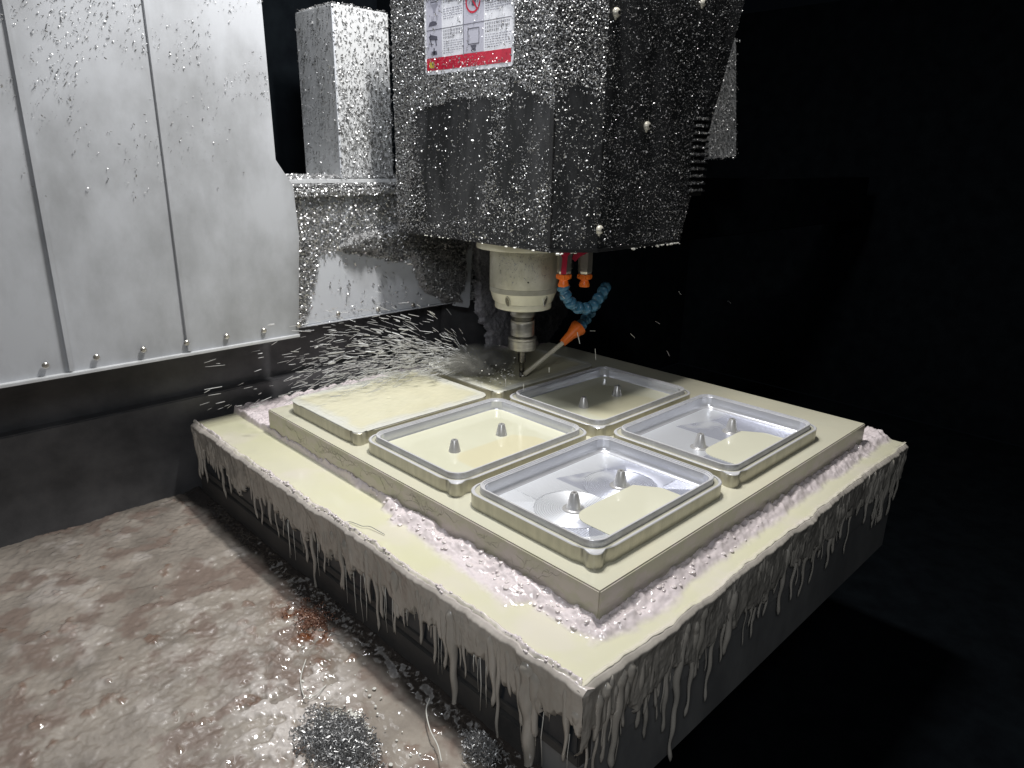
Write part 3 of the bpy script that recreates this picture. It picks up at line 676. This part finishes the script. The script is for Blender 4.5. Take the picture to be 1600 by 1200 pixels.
MB().lathe([(.101, .616), (.106, .613), (.106, .598), (.103, .595), (.104, .592), (.104, .485), (.100, .48)], c, 48).build('tool_holder', STEEL, sp, True)
MB().lathe([(.098, .48), (.098, .462)], c, 48).build('holder_neck', STEELD, sp, True)
MB().lathe([(.118, .466), (.122, .462), (.122, .445), (.119, .442), (.122, .439), (.122, .362), (.116, .355), (.06, .352)], c, 48).build('collet_nut', STEEL, sp, True)
m = MB(); m.lathe([(.036, .35), (.036, .30), (.034, .24)], c, 24); m.lathe([(.034, .24), (.023, .222), (.023, .16)], c, 20, None, 1)
m.build('tool_shank', [TOOLM, TOOLM], sp, True)
m = MB(); n = 14
for f_ in range(3):
    V = []
    for i in range(n):
        z = .165-.078*i/(n-1); a = f_*2.094+i*.28
        for rr, da in ((.004, 0), (.0225, .0), (.0225, .55), (.012, .9)): V.append((SX+rr*math.cos(a+da), SY+rr*math.sin(a+da), z))
    m.add(V, [(i*4+k, i*4+(k+1) % 4, i*4+4+(k+1) % 4, i*4+4+k) for i in range(n-1) for k in range(4)]+[(3, 2, 1, 0), tuple(4*(n-1)+k for k in range(4))])
m.build('end_mill_flutes', TOOLM, sp)
Pn = []
for k in range(420):
    a = RNG.uniform(math.radians(180), math.radians(270)); z = .95+.28*RNG.random()**.6; Pn.append((SX+.29*math.cos(a), SY+.29*math.sin(a), z, math.cos(a), math.sin(a)))
Pn = np.array(Pn); flakes('stuck_chips', Pn[:, :3], np.stack([Pn[:, 3], Pn[:, 4], Pn[:, 3]*0], 1), .004, .009, FLAKED, sp, .001)

# ================================================================== COOLANT HOSES
VY = 1.9
def valve(u, label, hose):
    p = at(u, 400, 1, VY); x = p[0]; t = thing('coolant_valve' if not hose else 'coolant_hose', label, 'coolant valve' if not hose else 'coolant hose', (x, VY, 1.3))
    zt = 1.31; z1 = at(u, 427, 1, VY)[2]; z2 = at(u, 435, 1, VY)[2]; z3 = at(u, 445, 1, VY)[2]
    m = MB(); m.lathe([(.060, zt), (.060, z1+.02), (.054, z1)], (x, VY, 0), 6); m.lathe([(.046, z1), (.046, z1-.006)], (x, VY, 0), 20); m.build('valve_body', BRASS, t, False)
    m = MB(); m.lathe([(.054, z1-.004), (.056, z2), (.050, z2-.004)], (x, VY, 0), 24)
    for k in range(8):
        a = k*math.pi/4; m.box((x+.054*math.cos(a)-.006, VY+.054*math.sin(a)-.006, z2+.002), (x+.054*math.cos(a)+.006, VY+.054*math.sin(a)+.006, z1-.01))
    m.lathe([(.040, z2-.004), (.034, z2-.015), (.040, z2-.035), (.046, z3+.002), (.043, z3-.012), (.03, z3-.014)], (x, VY, 0), 24); m.build('orange_connector', ORANGE, t, True)
    return t, x, z3, zt, z1
hz, hx, hz3, zt, z1 = valve(882, 'blue segmented coolant hose with orange nozzle, hanging curled beside the spindle', True)
def lever(t, x, pts):
    m = MB(); cr = np.array([.716, -.698, 0]); fw = np.array([-.698, -.716, 0]); c0 = np.array([x, VY, 0])+fw*.066
    m.prism([tuple(c0+cr*a+np.array([0, 0, b])) for a, b in pts], tuple(fw*.016)); m.build('red_lever', RED, t)
lever(hz, hx, [(-.050, zt-.01), (.055, zt-.01), (.060, zt-.055), (.020, zt-.095), (.012, z1+.005), (-.030, z1+.005), (-.022, zt-.11), (-.05, zt-.06)])
cv, cx_, cz3, _, z1b = valve(915, 'spare coolant valve with red lever and bare orange connector, right of the blue hose', False)
lever(cv, cx_, [(-.12, zt-.14), (-.10, zt-.09), (-.02, zt-.045), (.06, zt-.02), (.065, zt-.075), (.01, zt-.09), (-.05, zt-.12), (-.09, zt-.165)])
hp = [at(881, 452, 1, 1.9), at(885, 464, 1, 1.88), at(893, 474, 1, 1.86), at(904, 481, 1, 1.86), at(916, 482, 1, 1.90), at(927, 477, 1, 1.94), at(935, 466, 1, 2.0), at(942, 455, 1, 2.06), at(946, 449, 1, 2.18),
      at(940, 463, 1, 2.24), at(930, 477, 1, 2.22), at(922, 489, 1, 2.18), at(915, 499, 1, 2.15), at(908, 508, 1, 2.12)]
for i in range(len(hp)):
    d = hp[min(i+1, len(hp)-1)]-hp[max(i-1, 0)]; m = MB()
    m.lathe([(.028, -.036), (.046, -.032), (.052, -.018), (.053, -.004), (.047, .006), (.036, .012), (.042, .020), (.045, .030), (.040, .042), (.028, .046)], tuple(hp[i]), 20, tuple(d))
    m.build('hose_segment', BLUE, hz, 'all')
na = hp[-1]+np.array([0, 0, .0]); ne = at(879, 536, 1, 2.16); nb = at(819, 585, 1, 2.30)
L1 = float(np.linalg.norm(ne-na)); m = MB(); m.lathe([(.04, .02), (.074, .025), (.076, .045), (.045, L1*.55), (.034, L1)], tuple(na), 20, tuple(ne-na)); m.build('orange_nozzle', ORANGE, hz, True)
m = MB(); m.tube([tuple(na+(ne-na)*.9), tuple(ne), tuple(ne+(nb-ne)*.5), tuple(nb)], [.021, .021, .020, .020], 12); m.build('nozzle_pipe', TUBE, hz, 'all')

# ================================================================== REAR GUARDS
# tall column cover box
cc = thing('column_cover', 'tall white box cover speckled with chips, behind and left of the head', 'machine cover', (1.4, 4.3, 1.72))
m = MB(); pf = [(1.125, 4.0), (1.70, 4.0), (1.70, 4.62), (1.125, 4.62)]
m.box((1.118, 4.0, 1.735), (1.70, 4.64, 3.17), bev=.014); m.build('cover_box', WHITE2, cc)
m = MB(); m.box((1.116, 3.997, 1.74), (1.136, 4.01, 3.165), bev=.002); m.build('folded_corner', WHITE, cc)
def cdens(q): return .30+.45*sst(60, 260, q[:, 1])+.25*(fbm(q[:, 0]/14, q[:, 1]/14, 720)-.5)
P = scatter(5200, lambda r: np.stack([1.12+r[:, 0]*.58, np.full(len(r), 3.998), 1.74+r[:, 1]*1.43], 1), cdens)
flakes('stuck_chips', P, np.tile(NR, (len(P), 1)), .007, .02, FLAKED, cc)
P = scatter(2600, lambda r: np.stack([np.full(len(r), 1.116), 4.0+r[:, 0]*.62, 1.74+r[:, 1]*1.43], 1), lambda q: np.full(len(q), .33))
flakes('stuck_chips', P, np.tile(NL, (len(P), 1)), .007, .019, FLAKED, cc)
P = RNG.random((900, 3))*np.array([.56, .6, .012])+np.array([1.13, 4.02, 3.17]); flakes('stuck_chips', P, np.tile(np.array([0, 0, 1.]), (len(P), 1)), .008, .024, FLAKE, cc)
# ledge and slide cover
sc = thing('slide_cover', 'wide light grey sheet cover half buried under silver chips, left of the spindle', 'machine cover', (1.4, 4.0, .44))
m = MB(); m.box((.42, 3.90, .47), (2.62, 3.94, 1.60), bev=.004); pan_ = m.build('cover_sheet', WHITE, sc)
m = MB(); m.box((.40, 3.885, .455), (2.62, 3.93, .468), bev=.002); m.build('bottom_lip', WHITE, sc)
m = MB(); m.box((.40, 3.84, 1.60), (2.62, 3.98, 1.66), bev=.01); m.build('ledge_step', WHITE2, sc)
m = MB(); m.box((.40, 3.90, 1.66), (2.62, 3.96, 1.70)); m.build('dark_gap', HOLE, sc)
m = MB(); m.box((.40, 3.94, 1.70), (2.62, 4.66, 1.735), bev=.004); m.build('top_ledge', WHITE2, sc)
for (u, v) in [(528, 490), (590, 483), (645, 476), (527, 388), (585, 385)]:
    p = at(u, v, 1, 3.90); m = MB(); m.lathe([(.021, 0), (.021, .012), (.013, .020), (.003, .022)], tuple(p), 16, (0, -1, 0)); m.build('screw_head', STEEL, sc, True)
CLEAN = [(499, 396), (530, 392), (560, 398), (592, 402), (625, 408), (641, 398), (648, 425), (662, 450), (690, 468), (692, 482), (470, 520), (484, 470), (492, 430)]
def pdens(q):
    d = np.full(len(q), .93); d *= np.where(inpoly(q, CLEAN), .02, 1); n = fbm(q[:, 0]/10, q[:, 1]/26, 730)
    d *= np.where((q[:, 1] > 300) & (q[:, 1] < 345) & (q[:, 0] < 640), np.where(n > .55, .35, 1), 1)
    return np.where(q[:, 0] < 464, d*.8, d)
P = scatter(26000, lambda r: np.stack([.42+r[:, 0]*2.2, np.full(len(r), 3.898), .47+r[:, 1]*1.13], 1), pdens)
flakes('stuck_chips', P, np.tile(NR, (len(P), 1)), .008, .026, FLAKE, sc, .02)
P = scatter(9000, lambda r: np.stack([.42+r[:, 0]*2.2, 3.84+r[:, 1]*.14, np.full(len(r), 1.662)], 1), lambda q: np.full(len(q), .75))
flakes('stuck_chips', P, np.tile(np.array([0, -.3, .95]), (len(P), 1)), .009, .026, FLAKE, sc, .03)
P = scatter(3000, lambda r: np.stack([.42+r[:, 0]*2.2, 3.94+r[:, 1]*.5, np.full(len(r), 1.737)], 1), lambda q: np.full(len(q), .8))
flakes('stuck_chips', P, np.tile(np.array([0, -.3, .95]), (len(P), 1)), .009, .026, FLAKE, sc, .03)
P = scatter(2600, lambda r: np.stack([.42+r[:, 0]*2.2, np.full(len(r), 3.838), 1.60+r[:, 1]*.06], 1), lambda q: np.full(len(q), .8))
flakes('stuck_chips', P, np.tile(NR, (len(P), 1)), .009, .024, FLAKE, sc, .02)
# heap of chips caked on the right of the sheet
def heap(name, poly_px, plane, amp, mat, seed, label, n, res=(150, 110), fm=FLAKE, fs=(.008, .024)):
    us = [p[0] for p in poly_px]; vs = [p[1] for p in poly_px]
    c_ = [at(u, v, 1, plane) for u, v in poly_px]; x0, x1 = min(p[0] for p in c_), max(p[0] for p in c_); zz0, zz1 = min(p[2] for p in c_), max(p[2] for p in c_)
    X, Zg = np.meshgrid(np.linspace(x0-.04, x1+.04, res[0]), np.linspace(zz0-.04, zz1+.04, res[1]), indexing='ij')
    Pw = np.stack([X, np.full_like(X, plane), Zg], -1); q = px(Pw); q = q+np.stack([(fbm(q[..., 0]/9, q[..., 1]/9, seed)-.5)*14, (fbm(q[..., 0]/9, q[..., 1]/9, seed+1)-.5)*14], -1)
    k = inpoly(q, poly_px); soft = k.astype(float)
    for _ in range(7):
        s2 = soft.copy(); s2[1:-1, 1:-1] = (soft[:-2, 1:-1]+soft[2:, 1:-1]+soft[1:-1, :-2]+soft[1:-1, 2:]+soft[1:-1, 1:-1])/5; soft = s2
    Yd_ = plane-soft*amp*(.3+.9*fbm(X*5, Zg*5, seed+2)+.3*fbm(X*25, Zg*25, seed+3))+.004
    o = grid(name, np.stack([X, Yd_, Zg], -1)[:, ::-1], (soft > .12)[:, ::-1], mat, None, 'all'); tag(o, label, 'metal chips', kind='stuff')
    ii = RNG.integers(0, res[0]-1, n); jj = RNG.integers(0, res[1]-1, n); ok = soft[ii, jj] > .2; ii, jj = ii[ok], jj[ok]
    P = np.stack([X[ii, jj]+RNG.normal(size=len(ii))*.005, Yd_[ii, jj], Zg[ii, jj]+RNG.normal(size=len(ii))*.005], 1)
    f = flakes('loose_chips', P, np.tile(NR, (len(P), 1)), fs[0], fs[1], fm, o, .012); return o
heap('chip_heap', [(622, 352), (735, 372), (722, 395), (724, 440), (712, 474), (690, 470), (662, 452), (646, 428), (640, 400), (615, 402), (600, 396), (560, 390), (530, 388), (540, 372)], 3.90, .10, CHIPGREY, 800, 'grey chip heap caked on the sheet cover left of the steel bracket', 9000, fm=FLAKED)
m = MB(); P = [at(u, v, 1, 3.86) for u, v in [(722, 372), (739, 372), (736, 420), (734, 476), (732, 481), (711, 478), (719, 462), (722, 440)]]
m.prism(P, (0, .05, 0)); br = m.build('steel_bracket', WHITE); tag(br, 'narrow grey sheet bracket with flared foot between the chip heaps', 'bracket')
sl = [(738, 372), (895, 376), (885, 477), (868, 510), (851, 548), (838, 568), (752, 562), (762, 520), (742, 488)]
heap('chip_slope', sl, 4.0, .08, CHIPDARK, 820, 'dark grey chip covered guard directly behind the spindle and tool', 7000, (170, 190), FLAKED, (.004, .012))
m = MB(); P = [at(u, v, 1, 4.06) for u, v in [(700, 360), (900, 360), (884, 480), (852, 548), (835, 575), (690, 575)]]; m.prism(P, (0, .05, 0))
g = m.build('spindle_rear_guard', DARK); tag(g, 'dark sheet guard behind the spindle, mostly hidden under caked chips', 'machine guard')
# enclosure side sheet, left
es = thing('enclosure_panel', 'plain white enclosure sheet at the far left, beside the chip covered guard', 'enclosure panel', (-.9, 3.7, .45))
m = MB()
e0 = at(467, 522, 1, 3.6)
m.prism([(-2.2, 3.62, .48), (e0[0], 3.60, .48), (e0[0]+.07, 3.60, 1.3), (e0[0]+.05, 3.60, 1.7), (.30, 3.60, 1.9), (.28, 3.60, 4.2), (-2.2, 3.60, 4.2)], (0, .03, 0)); m.build('panel_sheet', PANELW, es)
for x in (-.55, -1.35):
    m = MB(); m.box((x, 3.585, .49), (x+.03, 3.605, 4.1), bev=.004); m.build('panel_seam', PANELW, es)
m = MB(); m.box((-2.2, 3.57, .46), (e0[0]-.005, 3.63, .482), bev=.003); m.build('panel_lip', WHITE2, es)
for k in range(9):
    m = MB(); m.lathe([(.022, 0), (.022, .010), (.014, .018), (.003, .019)], (-2.1+k*.31, 3.597, .56), 16, (0, -1, 0)); m.build('panel_bolt', STEEL, es, True)
P = scatter(22000, lambda r: np.stack([-2.2+r[:, 0]*2.5, np.full(len(r), 3.598), 1.6+r[:, 1]*1.6], 1), lambda q: .30*sst(.30, .80, fbm(q[:, 0]/90, q[:, 1]/70, 777))*sst(360, 0, q[:, 1])*(.5+fbm(q[:, 0]/9, q[:, 1]/9, 778)))
flakes('stuck_chips', P, np.tile(NR, (len(P), 1)), .004, .012, FLAKED, es)
# right guard beyond the head
rg = thing('right_rear_guard', 'pale guard corner covered with chips, seen past the right side of the head', 'machine guard', (4.6, 2.5, 1.9))
c1 = at(1092, 250, 1, 2.5); c2 = at(1150, 244, 1, 2.5); c3 = at(1150, 60, 1, 2.5); c4 = at(1105, 60, 1, 2.5)
m = MB(); m.prism([tuple(c1), tuple(c2), tuple(c3), tuple(c4)], (0, .3, 0)); m.build('guard_sheet', WHITE2, rg)
P = scatter(6000, lambda r: np.stack([c1[0]+r[:, 0]*(c2[0]-c1[0]+.1), np.full(len(r), 2.498), c1[2]+r[:, 1]*(c3[2]-c1[2])], 1), lambda q: (q[:, 0] < 1149)*.8*(q[:, 1] < 250))
flakes('stuck_chips', P, np.tile(NR, (len(P), 1)), .006, .019, FLAKE, rg)
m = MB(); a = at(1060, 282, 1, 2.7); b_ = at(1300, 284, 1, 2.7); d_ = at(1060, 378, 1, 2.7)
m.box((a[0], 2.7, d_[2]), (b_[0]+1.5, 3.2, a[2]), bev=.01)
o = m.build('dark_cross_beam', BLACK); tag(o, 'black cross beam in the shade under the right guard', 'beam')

# ================================================================== FLYING CHIPS, SPLASH
n = 1500; V = []; F = []
O = np.array([1.62, 2.62, .16])
base_dir = np.array([-.70, .72, 0]); side = np.array([.72, .70, 0])
cnt = 0; mb = MB(); rs = random.Random(21)
while cnt < 1750:
    vh = rs.uniform(1.0, 4.2); sa = rs.gauss(0, .5); vz = rs.uniform(.1, 1.0)*rs.uniform(.5, 1.9); t = rs.uniform(.05, .95)*(1 if rs.random() < .6 else .45)
    d = base_dir+side*sa*.6; vel = np.array([d[0]*vh, d[1]*vh*.62, vz]); g_ = 2.3
    p = O+vel*t+np.array([0, 0, -.5*g_*t*t]); v = vel+np.array([0, 0, -g_*t])
    q = px(p)
    if p[2] < -.15 or p[1] > 3.8 or q[0] < 300 or q[0] > 790 or q[1] < 395 or q[1] > 640: continue
    if p[2] < .13 and p[0] > -.1 and p[1] < 3.2: continue
    if q[1] < 470 and rs.random() > .25: continue
    if q[0] < 450 and rs.random() > .4: continue
    if q[0] > 640 and rs.random() > .55: continue
    v = v/np.linalg.norm(v)+np.array([rs.gauss(0, .12) for _ in range(3)]); v /= np.linalg.norm(v)
    L = rs.uniform(.012, .050)*(1.6 if rs.random() < .2 else 1); wd = rs.uniform(.0011, .0032)*(2.6 if rs.random() < .10 else 1); up = np.cross(v, [.3, .2, .9]); up /= np.linalg.norm(up)
    b = p; mid = b+up*L*rs.uniform(-.04, .04)
    mb.tube([tuple(b-v*L), tuple(mid), tuple(b+v*L)], [wd*.7, wd, wd*.6], 5); cnt += 1
fc = mb.build('flying_chips', FLYM, None, False); tag(fc, 'spray of bright needle chips and drops flying left from the end mill', 'metal chips', kind='stuff')
mb = MB()
for (u0, v0, u1, v1) in [(902, 519, 906, 537), (930, 545, 931, 562), (985, 521, 992, 528), (922, 517, 930, 517), (1024, 502, 1031, 506), (848, 466, 850, 478), (878, 462, 882, 466), (818, 600, 818, 610), (790, 592, 790, 603), (800, 1, 801, 2), (858, 574, 858, 582), (1060, 455, 1064, 460), (1042, 548, 1046, 556), (1137, 470, 1142, 474)]:
    mb.tube([tuple(at(u0, v0, 1, 1.7)), tuple(at((u0+u1)/2, (v0+v1)/2, 1, 1.702)), tuple(at(u1, v1, 1, 1.7))], .0028, 5)
o = mb.build('falling_chips', FLYM, None, False); tag(o, 'few thin chips falling through the dark air right of the spindle', 'metal chips', kind='stuff')
# churned coolant thrown up beside the cutter
mb = MB(); rs = random.Random(31)
for k in range(200):
    a = rs.gauss(math.radians(150), .55); r = abs(rs.gauss(.30, .2)); z = .10+max(0, rs.gauss(.03, .05))*(1+r*1.2)
    p = (1.80+r*math.cos(a)*.95, 2.40+r*math.sin(a)*1.1, z)
    if not (1.36 < p[0] < 2.5 and 2.15 < p[1] < 3.25): continue
    mb.sphere(p, rs.uniform(.003, .008), (rs.uniform(.8, 1.8), rs.uniform(.8, 1.8), .8), 7)
o = mb.build('coolant_splash', DROP, None, 'all'); tag(o, 'splash of coolant drops thrown up left of the turning end mill', 'coolant', kind='stuff')

# fine coolant mist round the cutter
mm = bpy.data.materials.new('coolant_mist'); mm.use_nodes = True; nt = mm.node_tree; nt.nodes.remove(nt.nodes['Principled BSDF'])
pv = nt.nodes.new('ShaderNodeVolumePrincipled'); pv.inputs['Color'].default_value = (.9, .88, .78, 1); pv.inputs['Anisotropy'].default_value = .2
tc = nt.nodes.new('ShaderNodeTexCoord'); nz = nt.nodes.new('ShaderNodeTexNoise'); nz.inputs['Scale'].default_value = 9; nz.inputs['Detail'].default_value = 3
ln_ = nt.nodes.new('ShaderNodeVectorMath'); ln_.operation = 'LENGTH'; sc_ = nt.nodes.new('ShaderNodeVectorMath'); sc_.operation = 'DIVIDE'; sc_.inputs[1].default_value = (.36, .34, .13)
mr = nt.nodes.new('ShaderNodeMapRange'); mr.inputs[1].default_value = 1; mr.inputs[2].default_value = .15; mr.inputs[3].default_value = 0; mr.inputs[4].default_value = 1
m2 = nt.nodes.new('ShaderNodeMapRange'); m2.inputs[1].default_value = .38; m2.inputs[2].default_value = .68; m2.inputs[3].default_value = 0; m2.inputs[4].default_value = 48
mu = nt.nodes.new('ShaderNodeMath'); mu.operation = 'MULTIPLY'; Lk = nt.links.new
Lk(tc.outputs['Object'], sc_.inputs[0]); Lk(sc_.outputs[0], ln_.inputs[0]); Lk(ln_.outputs['Value'], mr.inputs[0]); Lk(tc.outputs['Object'], nz.inputs[0]); Lk(nz.outputs[0], m2.inputs[0])
Lk(mr.outputs[0], mu.inputs[0]); Lk(m2.outputs[0], mu.inputs[1]); Lk(mu.outputs[0], pv.inputs['Density']); Lk(pv.outputs[0], nt.nodes['Material Output'].inputs['Volume'])
mb = MB(); mb.sphere((0, 0, 0), 1, (.36, .34, .13), 16); o = mb.build('coolant_mist', mm, None, 'all'); o.location = (1.58, 2.62, .235); tag(o, 'faint coolant mist hanging left of the turning end mill', 'mist', kind='stuff')

# ================================================================== SWARF
def swarf(name, c, rad, hgt, n, mat, label, seed, s=(.02, .06)):
    rs = random.Random(seed); mb = MB()
    for k in range(n):
        a = rs.uniform(0, 6.28); r = rad*min(1.5, abs(rs.gauss(0, .62)))*(.62+.75*float(fbm(math.cos(a)*1.6+seed, math.sin(a)*1.6, 5))); h = hgt*max(0, 1-(r/rad)**2)*rs.random()
        p0 = Vector((c[0]+r*math.cos(a)*.8, c[1]+r*math.sin(a)*1.25, c[2]+h)); L = rs.uniform(*s); ax = Vector((rs.gauss(0, 1), rs.gauss(0, 1), rs.gauss(0, .5))).normalized()
        u = ax.orthogonal().normalized(); v = ax.cross(u); cr = L*.22; m_ = 6; ph = rs.uniform(0, 6)
        mb.tube([p0+ax*L*(i/m_-.5)+(u*math.cos(ph+i*1.5)+v*math.sin(ph+i*1.5))*cr for i in range(m_+1)], rs.uniform(.0018, .004), 3)
    o = mb.build(name, mat, None, False); tag(o, label, 'metal swarf', kind='stuff'); return o
p = at(533, 1160, 2, -.82); swarf('swarf_pile', p, .155, .07, 2300, FLAKED, 'grey tangle of aluminium swarf lying in the sludge of the pan', 41)
p = at(487, 967, 2, -.83); swarf('rusty_swarf_pile', p, .11, .02, 260, RUST, 'rust brown clump of old swarf in the upper part of the pan', 42, (.02, .05))
p = at(752, 1172, 2, -.80); swarf('swarf_pile', p, .07, .10, 900, FLAKED, 'grey ball of swarf caught against the foot of the table side', 43, (.02, .045))
# curled single strands
def strand(pts, r, label, mat=FLAKE, name='curled_chip_strand'):
    q = catmull([(p[0], p[1]) for p in pts], 40); zs = np.interp(np.linspace(0, 1, 40), np.linspace(0, 1, len(pts)), [p[2] for p in pts])
    m = MB(); m.tube([(q[i][0], q[i][1], zs[i]) for i in range(40)], r*.7, 6); o = m.build(name, mat, None, 'all'); tag(o, label, 'chip strand')
def on(u, v, z): return tuple(at(u, v, 2, z))
strand([on(532, 817, -.185), on(545, 815, -.19), on(556, 818, -.185), on(566, 822, -.185), on(576, 822, -.182), on(588, 828, -.187), on(601, 835, -.19)], .003, 'thin wavy chip strand floating on the table coolant near its left edge', FLAKED)
strand([on(478, 1030, -.84), on(470, 1060, -.84), on(476, 1090, -.83), on(492, 1086, -.82), on(510, 1070, -.83)], .005, 'bent pale wire in the sludge above the grey swarf', DROP)
strand([on(672, 1090, -.80), on(666, 1110, -.8), on(672, 1140, -.8), on(684, 1165, -.8), on(690, 1190, -.8)], .005, 'long pale strand lying along the foot of the table', DROP)
# glinting droplets in pan and foam rims round the pile
mb = MB(); rs = random.Random(51)
for k in range(130):
    u = rs.uniform(462, 690); v = rs.uniform(940, 1199)
    if u > 490+(v-930)*.68 and v < 1199: continue
    p = on(u, v, -.842); mb.sphere(p, rs.uniform(.002, .006), (rs.uniform(.8, 2.5), rs.uniform(.8, 2.5), .5), 7)
for c_, rr in (((533, 1160), 46), ):
    for k in range(120):
        a = rs.uniform(-2.4, .9); u = c_[0]+rr*math.cos(a)+rs.gauss(0, 3); v = c_[1]+rr*math.sin(a)+rs.gauss(0, 3); mb.sphere(on(u, v, -.845), rs.uniform(.003, .009), (rs.uniform(1, 2), rs.uniform(1, 2), .6), 7)
o = mb.build('pan_droplets', DROP, None, 'all'); tag(o, 'milky drops and foam glinting on the sludge of the chip pan', 'coolant drops', kind='stuff')
